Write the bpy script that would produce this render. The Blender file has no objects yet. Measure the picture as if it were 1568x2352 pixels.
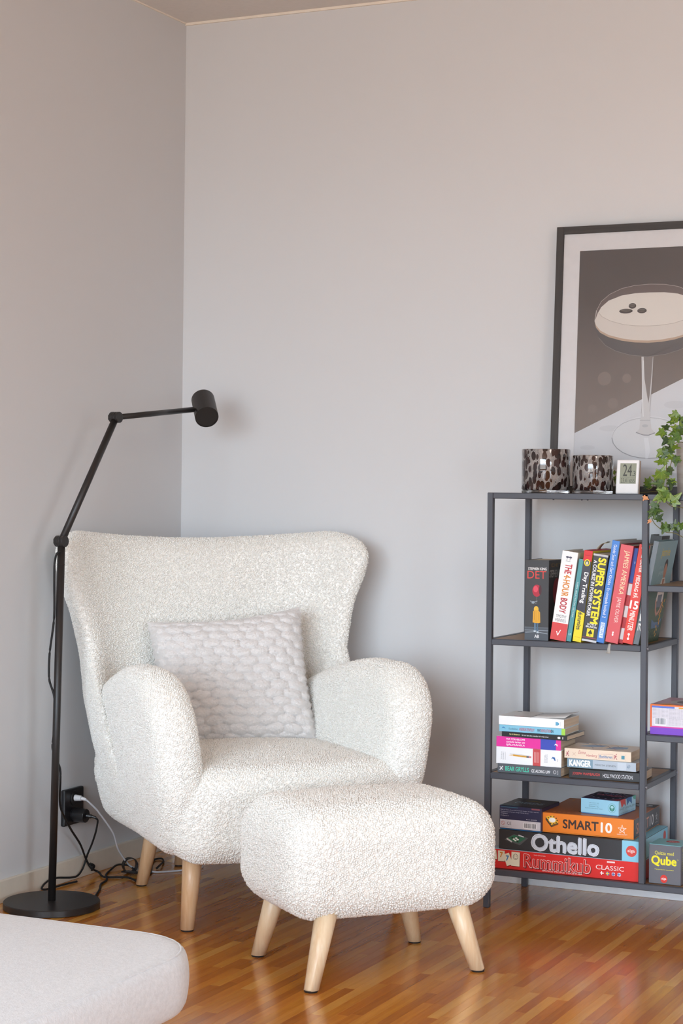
import bpy, bmesh, math, random
import numpy as np
from mathutils import Vector, Matrix, Euler
random.seed(7); RNG = np.random.default_rng(7)
SC = bpy.context.scene; COL = SC.collection
PI = math.pi

# ---------------------------------------------------------------- camera
cd = bpy.data.cameras.new('camera'); cam = bpy.data.objects.new('camera', cd); COL.objects.link(cam)
cam.location = (2.759, -4.7359, 1.038)
cd.sensor_fit = 'HORIZONTAL'; cd.sensor_width = 36; cd.lens = 36*4287.8/1568
cd.shift_x = 0; cd.shift_y = (1127.6-1176)/1568
cam.matrix_world = Matrix.Translation(cam.location) @ Matrix.Rotation(0.44198, 4, 'Z') @ Matrix.Rotation(PI/2, 4, 'X') @ Matrix.Rotation(0.010736, 4, 'Z')
cd.clip_start = 0.05
SC.camera = cam
# ---------------------------------------------------------------- world and light
SC.view_settings.view_transform = 'Standard'; SC.view_settings.look = 'None'
SC.view_settings.gamma = 1; SC.view_settings.exposure = 0.64
try: SC.view_settings.use_curve_mapping = False
except Exception: pass
W = bpy.data.worlds.new('world'); SC.world = W; W.use_nodes = True
wn = W.node_tree; bg = wn.nodes['Background']; bg.inputs[1].default_value = 11.0
g_ = wn.nodes.new('ShaderNodeNewGeometry'); sx_ = wn.nodes.new('ShaderNodeTexCoord'); sp_ = wn.nodes.new('ShaderNodeSeparateXYZ'); wn.links.new(sx_.outputs['Generated'], sp_.inputs[0])
mr_ = wn.nodes.new('ShaderNodeMapRange'); mr_.inputs['From Min'].default_value = -.03; mr_.inputs['From Max'].default_value = .05; wn.links.new(sp_.outputs['Z'], mr_.inputs['Value'])
mx_ = wn.nodes.new('ShaderNodeMix'); mx_.data_type = 'RGBA'; mx_.inputs[6].default_value = (.33, .32, .31, 1); mx_.inputs[7].default_value = (.79, .95, 1.10, 1)
wn.links.new(mr_.outputs[0], mx_.inputs[0]); wn.links.new(mx_.outputs[2], bg.inputs[0])      # sunless sky over warm toned ground
def area(name, loc, target, sx, sy, power, col):
    l = bpy.data.lights.new(name, 'AREA'); l.shape = 'RECTANGLE'; l.size = sx; l.size_y = sy
    l.energy = power; l.color = col
    o = bpy.data.objects.new(name, l); COL.objects.link(o); o.location = loc
    o.rotation_euler = (Vector(target)-Vector(loc)).to_track_quat('-Z', 'Y').to_euler(); return o
for nm, lo, ta, sx, sy in (('window_portal', (1.75, -6.55, 1.2), (1.75, 0, 1.2), 2.9, 2.1), ('side_window_portal', (5.25, -4.9, .95), (0, -4.9, .95), 1.1, 1.6)):
    o = area(nm, lo, ta, sx, sy, 1, (1, 1, 1)); o.data.cycles.is_portal = True
pl_ = bpy.data.lights.new('ceiling_lamp_light', 'POINT'); pl_.energy = 8; pl_.color = (1.0, .88, .76); pl_.shadow_soft_size = .18
plo = bpy.data.objects.new('ceiling_lamp_light', pl_); COL.objects.link(plo); plo.location = (2.6, -1.9, 2.15)

# ---------------------------------------------------------------- helpers
def lin(c):
    if isinstance(c, str): c = tuple(int(c[i:i+2], 16) for i in (0, 2, 4))
    return tuple(((v/255)/12.92 if v/255 <= .04045 else ((v/255+.055)/1.055)**2.4) for v in c)+(1,)
MATS = {}
def mat(name, col, rough=0.6, metal=0.0, spec=0.5, bump=None, noise=None, coat=0, sheen=0, key=None):
    k = key or (name, str(col))
    if k in MATS: return MATS[k]
    m = bpy.data.materials.new(name); m.use_nodes = True; nt = m.node_tree; b = nt.nodes['Principled BSDF']
    c = lin(col); b.inputs['Base Color'].default_value = c
    b.inputs['Roughness'].default_value = rough; b.inputs['Metallic'].default_value = metal
    b.inputs['Specular IOR Level'].default_value = spec; b.inputs['Coat Weight'].default_value = coat
    b.inputs['Sheen Weight'].default_value = sheen
    tc = nt.nodes.new('ShaderNodeTexCoord')
    sc, amt = noise if noise else (60, 0.05)
    n = nt.nodes.new('ShaderNodeTexNoise'); n.inputs['Scale'].default_value = sc; n.inputs['Detail'].default_value = 4
    nt.links.new(tc.outputs['Object'], n.inputs['Vector'])
    mx = nt.nodes.new('ShaderNodeMix'); mx.data_type = 'RGBA'
    mx.inputs[6].default_value = tuple(max(0, v*(1-amt)) for v in c[:3])+(1,)
    mx.inputs[7].default_value = tuple(min(1, v*(1+amt)) for v in c[:3])+(1,)
    nt.links.new(n.outputs['Fac'], mx.inputs[0]); nt.links.new(mx.outputs[2], b.inputs['Base Color'])
    if bump:
        n2 = nt.nodes.new('ShaderNodeTexNoise'); n2.inputs['Scale'].default_value = bump[0]; n2.inputs['Detail'].default_value = 3
        nt.links.new(tc.outputs['Object'], n2.inputs['Vector'])
        bp = nt.nodes.new('ShaderNodeBump'); bp.inputs['Strength'].default_value = bump[1]; bp.inputs['Distance'].default_value = bump[2]
        nt.links.new(n2.outputs['Fac'], bp.inputs['Height']); nt.links.new(bp.outputs[0], b.inputs['Normal'])
    MATS[k] = m; return m
def wood(name, c1, c2, scale=(40, 40, 3), rough=0.45, coat=0.0, world=False, offset=0, spec=.5):
    m = bpy.data.materials.new(name); m.use_nodes = True; nt = m.node_tree; b = nt.nodes['Principled BSDF']
    if world:
        src = nt.nodes.new('ShaderNodeNewGeometry').outputs['Position']
    else: src = nt.nodes.new('ShaderNodeTexCoord').outputs['Object']
    mp = nt.nodes.new('ShaderNodeMapping'); mp.inputs['Scale'].default_value = scale; mp.inputs['Location'].default_value = (offset, offset*.7, 0)
    nt.links.new(src, mp.inputs[0])
    n = nt.nodes.new('ShaderNodeTexNoise'); n.inputs['Scale'].default_value = 1; n.inputs['Detail'].default_value = 6; n.inputs['Distortion'].default_value = .5
    nt.links.new(mp.outputs[0], n.inputs['Vector'])
    n3 = nt.nodes.new('ShaderNodeTexNoise'); n3.inputs['Scale'].default_value = 5; n3.inputs['Detail'].default_value = 3
    nt.links.new(mp.outputs[0], n3.inputs['Vector'])
    ad = nt.nodes.new('ShaderNodeMath'); ad.operation = 'MULTIPLY_ADD'; ad.inputs[1].default_value = .45
    nt.links.new(n3.outputs['Fac'], ad.inputs[0]); nt.links.new(n.outputs['Fac'], ad.inputs[2])
    r = nt.nodes.new('ShaderNodeValToRGB'); r.color_ramp.elements[0].position = .45; r.color_ramp.elements[1].position = 1.0
    r.color_ramp.elements[0].color = lin(c1); r.color_ramp.elements[1].color = lin(c2)
    nt.links.new(ad.outputs[0], r.inputs[0]); nt.links.new(r.outputs[0], b.inputs['Base Color'])
    b.inputs['Roughness'].default_value = rough; b.inputs['Coat Weight'].default_value = coat; b.inputs['Coat Roughness'].default_value = .13
    b.inputs['Specular IOR Level'].default_value = spec
    bp = nt.nodes.new('ShaderNodeBump'); bp.inputs['Strength'].default_value = .03 if world else .12; bp.inputs['Distance'].default_value = .0006
    nt.links.new(n3.outputs['Fac'], bp.inputs['Height']); nt.links.new(bp.outputs[0], b.inputs['Normal'])
    return m

def mesh_np(name, V, Fq, m, parent=None, smooth=True, mats=None, midx=None):
    V = np.asarray(V, np.float32); Fq = np.asarray(Fq, np.int32)
    me = bpy.data.meshes.new(name); k = Fq.shape[1]
    me.vertices.add(len(V)); me.vertices.foreach_set('co', V.ravel())
    me.loops.add(Fq.size); me.loops.foreach_set('vertex_index', Fq.ravel())
    me.polygons.add(len(Fq)); me.polygons.foreach_set('loop_start', np.arange(0, Fq.size, k, dtype=np.int32))
    for mm in (mats or [m]): me.materials.append(mm)
    if midx is not None: me.polygons.foreach_set('material_index', np.asarray(midx, np.int32))
    me.update(calc_edges=True)
    me.polygons.foreach_set('use_smooth', np.full(len(Fq), smooth))
    o = bpy.data.objects.new(name, me); COL.objects.link(o); o.parent = parent; return o
def obj(name, bm, m, parent=None, smooth=False):
    me = bpy.data.meshes.new(name); bmesh.ops.recalc_face_normals(bm, faces=bm.faces[:]) if len(bm.faces) > 1 else None
    bm.to_mesh(me); bm.free()
    for mm in (m if isinstance(m, (list, tuple)) else [m]): me.materials.append(mm)
    if smooth: me.polygons.foreach_set('use_smooth', [True]*len(me.polygons))
    o = bpy.data.objects.new(name, me); COL.objects.link(o); o.parent = parent; return o
def empty(name, loc=(0, 0, 0), rot=(0, 0, 0)):
    o = bpy.data.objects.new(name, None); COL.objects.link(o); o.location = loc; o.rotation_euler = rot
    o.empty_display_size = .05; return o
def tag(o, label, cat=None, group=None, kind=None):
    o['label'] = label
    if cat: o['category'] = cat
    if group: o['group'] = group
    if kind: o['kind'] = kind
    return o
def box(bm, x0, x1, y0, y1, z0, z1, bev=0, seg=2, mi=0):
    M = Matrix.Translation(((x0+x1)/2, (y0+y1)/2, (z0+z1)/2)) @ Matrix.Diagonal((abs(x1-x0), abs(y1-y0), abs(z1-z0), 1))
    r = bmesh.ops.create_cube(bm, size=1, matrix=M); vs = r['verts']
    fs = {f for v in vs for f in v.link_faces}
    for f in fs: f.material_index = mi
    if bev:
        es = {e for v in vs for e in v.link_edges}
        bmesh.ops.bevel(bm, geom=list(es), offset=bev, segments=seg, affect='EDGES', profile=.5)
def bxo(name, a, m, parent=None, bev=0, seg=2, smooth=False):
    bm = bmesh.new(); box(bm, *a, bev=bev, seg=seg); return obj(name, bm, m, parent, smooth)
def struct(o): o['kind'] = 'structure'; return o
def lathe(bm, prof, seg=32, M=None, cap=True):
    rings = []
    for r, z in prof:
        if r < 1e-6: rings.append([bm.verts.new((0, 0, z))])
        else: rings.append([bm.verts.new((r*math.cos(2*PI*i/seg), r*math.sin(2*PI*i/seg), z)) for i in range(seg)])
    for a, b in zip(rings, rings[1:]):
        for i in range(seg):
            j = (i+1) % seg
            if len(a) == 1 and len(b) == 1: continue
            if len(a) == 1: bm.faces.new((a[0], b[i], b[j]))
            elif len(b) == 1: bm.faces.new((a[i], a[j], b[0]))
            else: bm.faces.new((a[i], a[j], b[j], b[i]))
    if cap:
        for rr in (rings[0], rings[-1]):
            if len(rr) > 1: bm.faces.new(rr)
    if M is not None: bmesh.ops.transform(bm, matrix=M, verts=[v for rr in rings for v in rr])
def tube_between(bm, a, b, r, r2=None, seg=20, bev=0):
    a = Vector(a); b = Vector(b); L = (b-a).length; r2 = r if r2 is None else r2
    M = Matrix.Translation(a) @ (b-a).to_track_quat('Z', 'Y').to_matrix().to_4x4()
    if bev: prof = [(r-bev, 0), (r-bev*.3, bev*.3), (r, bev), (r2, L-bev), (r2-bev*.3, L-bev*.3), (r2-bev, L)]
    else: prof = [(r, 0), (r2, L)]
    lathe(bm, prof, seg, M)
def smooth_path(pts, n=8):
    P = [Vector(p) for p in pts]; out = []
    T = []
    for i, p in enumerate(P):
        a = P[max(i-1, 0)]; b = P[min(i+1, len(P)-1)]; la = (p-a).length or 9; lb = (b-p).length or 9
        T.append((b-a).normalized()*min(la, lb))
    for i in range(len(P)-1):
        p1, p2 = P[i], P[i+1]
        for k in range(n):
            t = k/n; t2 = t*t; t3 = t2*t
            out.append(p1*(2*t3-3*t2+1)+T[i]*(t3-2*t2+t)+p2*(3*t2-2*t3)+T[i+1]*(t3-t2))
    out.append(P[-1]); return out
def cable(name, pts, r, m, parent=None, n=8, seg=8, closed=False):
    pts = smooth_path(pts, n); bm = bmesh.new(); rings = []; up = Vector((0, 0, 1))
    for i, p in enumerate(pts):
        t = ((pts[(i+1) % len(pts)]-pts[i-1]) if closed else (pts[min(i+1, len(pts)-1)]-pts[max(i-1, 0)])).normalized()
        s = t.cross(up)
        if s.length < .1: s = t.cross(Vector((0, 1, 0)))
        s.normalize(); u = s.cross(t)
        rings.append([bm.verts.new(p+(s*math.cos(2*PI*k/seg)+u*math.sin(2*PI*k/seg))*r) for k in range(seg)])
    for a, b in zip(rings, rings[1:]):
        for k in range(seg): bm.faces.new((a[k], a[(k+1) % seg], b[(k+1) % seg], b[k]))
    if closed:
        for k in range(seg): bm.faces.new((rings[-1][k], rings[-1][(k+1) % seg], rings[0][(k+1) % seg], rings[0][k]))
    else: bm.faces.new(rings[0]); bm.faces.new(rings[-1])
    return obj(name, bm, m, parent, True)

# ---- flat print on faces. A face frame: origin, u axis, v axis, in the parent's local space
_tc = {}
def text_mesh(s, bold=0.0, shear=0.0):
    k = (s, bold, shear)
    if k in _tc: return _tc[k]
    cu = bpy.data.curves.new('t', 'FONT'); cu.body = s; cu.offset = bold; cu.shear = shear; cu.resolution_u = 3; cu.size = 1
    o = bpy.data.objects.new('t', cu); COL.objects.link(o)
    dg = bpy.context.evaluated_depsgraph_get(); dg.update(); me = o.evaluated_get(dg).to_mesh()
    V = np.empty(len(me.vertices)*3, np.float32); me.vertices.foreach_get('co', V); V = V.reshape(-1, 3).copy()
    F = [tuple(p.vertices) for p in me.polygons]
    o.evaluated_get(dg).to_mesh_clear(); bpy.data.objects.remove(o); bpy.data.curves.remove(cu)
    if len(V): V[:, :2] -= V[:, :2].min(0); ext = V[:, :2].max(0)
    else: ext = np.array([1, 1])
    _tc[k] = (V, F, ext); return _tc[k]
class Print:
    """collects flat ink shapes on one face; each colour becomes one mesh lying on the face"""
    def __init__(s, parent, org, U, Vv, name='printing'):
        s.p = parent; s.o = Vector(org); s.u = Vector(U).normalized(); s.v = Vector(Vv).normalized(); s.n = s.u.cross(s.v)
        s.sh = {}; s.lay = 0; s.name = name
    def _add(s, pts, faces, col):
        s.lay += 1; h = .00012+.000012*s.lay
        s.sh.setdefault(col, []).append(([s.o+s.u*float(a)+s.v*float(b)+s.n*h for a, b in pts], faces))
    def rect(s, a0, b0, a1, b1, col): s._add([(a0, b0), (a1, b0), (a1, b1), (a0, b1)], [(0, 1, 2, 3)], col)
    def poly(s, pts, col): s._add(pts, [tuple(range(len(pts)))], col)
    def ell(s, cx, cy, rx, ry, col, n=28): s.poly([(cx+rx*math.cos(2*PI*i/n), cy+ry*math.sin(2*PI*i/n)) for i in range(n)], col)
    def line(s, pts, w, col):
        for (a, b), (c, d) in zip(pts, pts[1:]):
            L = math.hypot(c-a, d-b) or 1e-6; nx, ny = -(d-b)/L*w/2, (c-a)/L*w/2
            s._add([(a+nx, b+ny), (a-nx, b-ny), (c-nx, d-ny), (c+nx, d+ny)], [(0, 1, 2, 3)], col)
    def text(s, t, a0, b0, a1, b1, col, rot=0, bold=0.0, shear=0.0):
        """fit text into the box; rot=-90 reads top to bottom, 90 bottom to top"""
        if bold > 0:
            q = bold*.45*(b1-b0 if rot == 0 else a1-a0)
            for dx, dz in ((q, q*.5), (-q, -q*.5), (q*.5, -q), (-q*.5, q)): s.text(t, a0+dx, b0+dz, a1+dx, b1+dz, col, rot, 0, shear)
        V, F, e = text_mesh(t, 0.0, shear)
        if not len(F): return
        w, h = a1-a0, b1-b0; x = V[:, 0]/e[0]; y = V[:, 1]/e[1]
        if rot == 0: P = [(a0+w*i, b0+h*j) for i, j in zip(x, y)]
        elif rot == -90: P = [(a0+w*j, b1-h*i) for i, j in zip(x, y)]
        else: P = [(a1-w*j, b0+h*i) for i, j in zip(x, y)]
        s._add(P, F, col)
    def done(s):
        V = []; F = []; mi = []; me = bpy.data.meshes.new(s.name)
        for k, (col, L) in enumerate(s.sh.items()):
            me.materials.append(mat('ink_'+col.lower(), col, .5, noise=(30, .02)))
            for vs, fs in L:
                o = len(V); V += vs; F += [tuple(i+o for i in f) for f in fs]; mi += [k]*len(fs)
        me.from_pydata([tuple(v) for v in V], [], F); me.polygons.foreach_set('material_index', mi); me.update()
        o = bpy.data.objects.new(s.name, me); COL.objects.link(o); o.parent = s.p

# ---- smooth upholstery shapes: distance field -> surface-net mesh
def surfnet(f, lo, hi, h):
    ax = [np.arange(lo[i], hi[i]+h, h) for i in range(3)]
    X, Y, Z = np.meshgrid(*ax, indexing='ij'); D = f(X, Y, Z).astype(np.float32); n = D.shape
    ins = D < 0
    acc = np.zeros((n[0]-1, n[1]-1, n[2]-1, 3), np.float32); cnt = np.zeros((n[0]-1, n[1]-1, n[2]-1), np.float32)
    cs = [(i, j, k) for i in (0, 1) for j in (0, 1) for k in (0, 1)]
    def sub(A, c): return A[c[0]:n[0]-1+c[0], c[1]:n[1]-1+c[1], c[2]:n[2]-1+c[2]]
    for a in range(8):
        for b in range(a+1, 8):
            ca, cb = cs[a], cs[b]; d = [cb[i]-ca[i] for i in range(3)]
            if sum(abs(v) for v in d) != 1: continue
            da, db = sub(D, ca), sub(D, cb); m = (da < 0) != (db < 0)
            t = np.where(m, da/(da-db+1e-12), 0)
            for i in range(3): acc[..., i] += np.where(m, ca[i]+t*d[i], 0)
            cnt += m
    act = cnt > 0; idx = -np.ones(cnt.shape, np.int64); idx[act] = np.arange(act.sum())
    cell = np.argwhere(act); V = (cell+acc[act]/cnt[act][:, None])*h+np.array(lo)
    F = []
    for a in range(3):
        b, c = (a+1) % 3, (a+2) % 3
        s0 = [slice(1, n[i]-1) for i in range(3)]; s0[a] = slice(0, n[a]-1); s1 = list(s0); s1[a] = slice(1, n[a])
        p, q = ins[tuple(s0)], ins[tuple(s1)]; m = p != q; g = np.argwhere(m)
        if not len(g): continue
        g[:, b] += 1; g[:, c] += 1; flip = p[m]
        def ix(db, dc):
            gg = g.copy(); gg[:, b] -= db; gg[:, c] -= dc; return idx[gg[:, 0], gg[:, 1], gg[:, 2]]
        q4 = np.stack([ix(1, 1), ix(0, 1), ix(0, 0), ix(1, 0)], 1); q4[~flip] = q4[~flip][:, ::-1]; F.append(q4)
    return V, np.concatenate(F)
def vnormals(V, F):
    a, b, c, d = (V[F[:, i]] for i in range(4)); fn = np.cross(c-a, d-b); N = np.zeros_like(V)
    for i in range(4): np.add.at(N, F[:, i], fn)
    return N/(np.linalg.norm(N, axis=1, keepdims=True)+1e-12)
def ico():
    bm = bmesh.new(); bmesh.ops.create_icosphere(bm, subdivisions=1, radius=1)
    v = np.array([tuple(x.co) for x in bm.verts]); f = np.array([[x.index for x in t.verts] for t in bm.faces]); bm.free(); return v, f
ICO = ico()
def boucle(name, f, lo, hi, m, parent, h=.010, spacing=.0043, r=.0021, seen=None):
    """upholstered form with a pile of small curled loops all over it, one mesh"""
    V, F = surfnet(f, lo, hi, h); N = vnormals(V, F)
    A = V[F[:, 0]]; B = V[F[:, 1]]; C = V[F[:, 2]]; D = V[F[:, 3]]
    ar = .5*np.linalg.norm(np.cross(C-A, D-B), axis=1)
    want = ar/spacing**2
    if seen is not None:
        nc = (N[F[:, 0]]+N[F[:, 2]]); cc = (A+C)/2; want = want*np.where(seen(cc, nc), 1, .12)
    cnt = np.floor(want+RNG.random(len(want))).astype(int); fi = np.repeat(np.arange(len(F)), cnt)
    st_ = np.concatenate([[0], np.cumsum(cnt)[:-1]]); ii = np.arange(len(fi))-st_[fi]; q0 = RNG.random((len(F), 2))
    u = ((q0[fi, 0]+ii*.7548777+RNG.uniform(-.05, .05, len(fi))) % 1)[:, None]; v = ((q0[fi, 1]+ii*.5698403+RNG.uniform(-.05, .05, len(fi))) % 1)[:, None]
    P = (A[fi]*(1-u)+B[fi]*u)*(1-v)+(D[fi]*(1-u)+C[fi]*u)*v
    nn = N[F[fi, 0]]; k = len(fi)
    R = RNG.normal(size=(k, 3)); a1 = np.cross(nn, R); a1 /= np.linalg.norm(a1, axis=1, keepdims=True)
    a2 = np.cross(nn, a1); tilt = RNG.normal(size=(k, 1))*.45
    n2 = nn*np.cos(tilt)+a1*np.sin(tilt); a1 = a1*np.cos(tilt)-nn*np.sin(tilt)
    s = (r*RNG.uniform(.75, 1.25, (k, 1)))
    iv, itf = ICO; jit = 1+RNG.uniform(-.12, .12, (k, len(iv), 1))
    W = (P+nn*s*.55)[:, None, :]+jit*(iv[None, :, 0:1]*(a1*s*1.12)[:, None, :]+iv[None, :, 1:2]*(a2*s*.98)[:, None, :]+iv[None, :, 2:3]*(n2*s*.95)[:, None, :])
    T = (itf[None]+(np.arange(k)*len(iv))[:, None, None]).reshape(-1, 3)+len(V)
    base = np.concatenate([F[:, [0, 1, 2]], F[:, [0, 2, 3]]])
    return mesh_np(name, np.concatenate([V, W.reshape(-1, 3)]), np.concatenate([base, T]), m, parent)
def rbox(X, Y, Z, c, hx, r):
    q = [np.abs(a-ci)-hi+r for a, ci, hi in zip((X, Y, Z), c, hx)]
    return np.sqrt(sum(np.maximum(v, 0)**2 for v in q))+np.minimum(np.maximum(np.maximum(q[0], q[1]), q[2]), 0)-r
def smin(a, b, k): h = np.clip(.5+.5*(b-a)/k, 0, 1); return b*(1-h)+a*h-k*h*(1-h)
def smax(a, b, k): return -smin(-a, -b, k)

# ---------------------------------------------------------------- room
M_wall = mat('wall_paint', (212, 212, 213), .85, bump=(220, .10, .0006), noise=(1.5, .012), spec=.2)
M_ceil = mat('ceiling_paint', (222, 216, 210), .9, bump=(220, .15, .0006), spec=.2)
M_base = mat('cream_skirting_paint', (222, 212, 196), .45)
M_basew = mat('white_skirting_paint', (238, 238, 240), .4)
RX, RY, H = 5.2, -6.5, 2.4
struct(bxo('wall_left', (-.1, 0, RY, 0, -.05, H), M_wall))
struct(bxo('wall_back', (-.1, RX+.1, 0, .1, -.05, H), M_wall))
bm = bmesh.new(); box(bm, RX, RX+.1, RY, -5.45, 0, H); box(bm, RX, RX+.1, -4.35, 0, 0, H); box(bm, RX, RX+.1, -5.45, -4.35, 0, .15); box(bm, RX, RX+.1, -5.45, -4.35, 1.75, H)
struct(obj('wall_right', bm, M_wall))
bm = bmesh.new(); wx0, wx1, wz0, wz1 = .30, 3.20, .15, 2.25
box(bm, -.1, wx0, RY-.1, RY, 0, H); box(bm, wx1, RX+.1, RY-.1, RY, 0, H); box(bm, wx0, wx1, RY-.1, RY, 0, wz0); box(bm, wx0, wx1, RY-.1, RY, wz1, H)
struct(obj('wall_front', bm, M_wall))
struct(bxo('ceiling', (-.1, RX+.1, RY-.1, .1, H, H+.1), M_ceil))
struct(bxo('baseboard_left', (0, .012, RY, -.012, 0, .056), M_base, bev=.0015))
struct(bxo('baseboard_back', (.012, RX, -.052, 0, 0, .072), M_basew, bev=.0015))
struct(bxo('trim_1', (0, RX, -.007, 0, H-.007, H), mat('trim_paint', (236, 226, 212), .6)))
struct(bxo('trim_2', (0, .004, RY, 0, H-.004, H), mat('trim_paint', (236, 226, 212), .6)))

# floor: parquet strips laid at right angles to the back wall
M_gap = mat('floor_bed', (58, 32, 14), .7)
fl = struct(bxo('floor', (-.1, RX+.1, RY-.1, .1, -.06, -.0012), M_gap))
tones = [('be7420', 'd4882c'), ('b06418', 'c87a24'), ('c68028', 'dc9638'), ('a45c14', 'bc7220'), ('b66a1a', 'cc8028'), ('ce8e38', 'e2a64e'), ('ac6218', 'c4761e'), ('ba741e', 'd48c2a')]
M_fl = [wood('oak_strip', a, b, (90, 5, 1), .22, .5, True, i*3.1) for i, (a, b) in enumerate(tones)]
rest_V = []; rest_F = []; rest_m = []; npl = 0
x = 0.0; strips = []
while x < RX:
    w = random.choice((.0235, .0235, .024, .023)); y = 0.0-random.uniform(0, .4)
    y0 = 0
    while y0 > RY:
        L = random.uniform(.22, .50); y1 = max(y0-(L if y0 < 0 else random.uniform(.1, .6)), RY); strips.append((x, min(x+w, RX), y1, y0)); y0 = y1
    x += w
camv = Vector((2.759, -4.7359))
def visible(s):
    cx, cy = (s[0]+s[1])/2, (s[2]+s[3])/2; dx, dy = cx-2.759, cy+4.7359
    D = -dx*.4277+dy*.9039; X = dx*.9039+dy*.4277
    if D < 3.55 or abs(X/D) > .20: return None
    return D
vs = sorted([(visible(s), s) for s in strips if visible(s)], key=lambda t: t[0])
near = {s for d, s in vs[:300]}
shared = {}
for s in strips:
    g = .0001; mi = random.randrange(8); a = (s[0]+g, s[1]-g, s[2]+g, s[3]-g); zt = random.uniform(-.00005, 0)
    if s in near:
        bm = bmesh.new(); cx, cy = (a[0]+a[1])/2, (a[2]+a[3])/2
        box(bm, a[0]-cx, a[1]-cx, a[2]-cy, a[3]-cy, -.0012, 0, bev=.00012, seg=1)
        o = obj('plank', bm, M_fl[mi], fl); o.location = (cx, cy, zt)
    else:
        k = len(rest_V); rest_V += [(a[0], a[2], zt), (a[1], a[2], zt), (a[1], a[3], zt), (a[0], a[3], zt)]; rest_F.append((k, k+1, k+2, k+3)); rest_m.append(mi)
o = mesh_np('plank_field', rest_V, rest_F, None, fl, False, M_fl, rest_m); o['kind'] = 'stuff'

# ---------------------------------------------------------------- boucle armchair
def boucle_mat():
    m = bpy.data.materials.new('boucle_wool'); m.use_nodes = True; nt = m.node_tree; b = nt.nodes['Principled BSDF']
    b.inputs['Base Color'].default_value = lin((246, 240, 229)); b.inputs['Roughness'].default_value = .45
    b.inputs['Sheen Weight'].default_value = .15; b.inputs['Specular IOR Level'].default_value = .55
    b.inputs['Subsurface Weight'].default_value = .2; b.inputs['Subsurface Radius'].default_value = (.006, .006, .006); b.inputs['Subsurface Scale'].default_value = 1
    tc = nt.nodes.new('ShaderNodeTexCoord'); n = nt.nodes.new('ShaderNodeTexNoise'); n.inputs['Scale'].default_value = 900; n.inputs['Detail'].default_value = 2
    nt.links.new(tc.outputs['Object'], n.inputs['Vector'])
    n9 = nt.nodes.new('ShaderNodeTexNoise'); n9.inputs['Scale'].default_value = 230; n9.inputs['Detail'].default_value = 1; nt.links.new(tc.outputs['Object'], n9.inputs['Vector'])
    r9 = nt.nodes.new('ShaderNodeValToRGB'); r9.color_ramp.elements[0].position = .35; r9.color_ramp.elements[1].position = .62; r9.color_ramp.elements[0].color = lin((240, 235, 226)); r9.color_ramp.elements[1].color = lin((253, 250, 244))
    nt.links.new(n9.outputs['Fac'], r9.inputs[0]); nt.links.new(r9.outputs[0], b.inputs['Base Color'])
    bp = nt.nodes.new('ShaderNodeBump'); bp.inputs['Strength'].default_value = .3; bp.inputs['Distance'].default_value = .0006
    nt.links.new(n.outputs['Fac'], bp.inputs['Height']); nt.links.new(bp.outputs[0], b.inputs['Normal'])
    return m
M_bou = boucle_mat()
M_leg = wood('light_ash', 'c89a6e', 'e2bf98', (55, 55, 4), .4, .15)
M_legp = wood('pale_ash', 'd8b48a', 'ecd6b6', (55, 55, 4), .4, .15)
M_pad = mat('black_glide', (28, 26, 26), .6)
CX, CY, PHI = .519, -.574, math.radians(48.5)
chair = tag(empty('armchair', (CX, CY, 0), (0, 0, PHI)), 'large cream white bouclé wingback armchair on round wooden legs in the room corner', 'armchair')
camd = np.array([2.759-CX, -4.7359+CY*-1])  # towards the viewer side of the room
cl = Matrix.Rotation(-PHI, 3, 'Z') @ Vector((2.759-CX, -4.7359-CY, .6))
clv = np.array(cl)
def seen_chair(P, N): return np.einsum('ij,ij->i', clv[None]-P, N) > -.45
def f_seat(X, Y, Z):
    top = .385+.018*np.clip(1-(X/.3)**2, 0, 1)*np.clip(1-((Y+.1)/.4)**2, 0, 1)
    fr = -.43+.05*(X/.3)**2
    Zs = np.where(Z > .3, (Z-.3)*(.385-.3)/(top-.3)+.3, Z); Ys = Y-(fr+.40)
    return rbox(X, Ys, Zs, (0, -.07, .281), (.315-.25*np.maximum(.30-Z, 0), .33, .106), .055)
def f_arm(sg):
    def f(X, Y, Z):
        lean = .30*(Z-.36); cx = sg*(.285+.14*(Z-.40)-.05*(Y+.33))
        # side profile: tall rounded lobe, front top corner rounder, falling back
        t = .605-.10*np.clip((Y+.16)/.4, 0, 1)**1.5
        yf = -.400+.10*np.clip((.40-Z)/.23, 0, 1)**2*.9
        yc = (yf+.30)/2; hy = (.30-yf)/2; t = t+.012; zb = .10; zc = (t+zb)/2; hz = (t-zb)/2
        r = .15
        qy = np.abs(Y-yc)-hy+r; qz = np.abs(Z-zc)-hz+r
        d2 = np.sqrt(np.maximum(qy, 0)**2+np.maximum(qz, 0)**2)+np.minimum(np.maximum(qy, qz), 0)-r
        th = .057-.010*np.clip((.36-Z)/.18, 0, 1); rr = .053
        a = d2+rr; b = np.abs(X-cx)-th+rr
        return smax(np.sqrt(np.maximum(a, 0)**2+np.maximum(b, 0)**2)+np.minimum(np.maximum(a, b), 0)-rr, .180-Z, .05)
    return f
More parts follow.
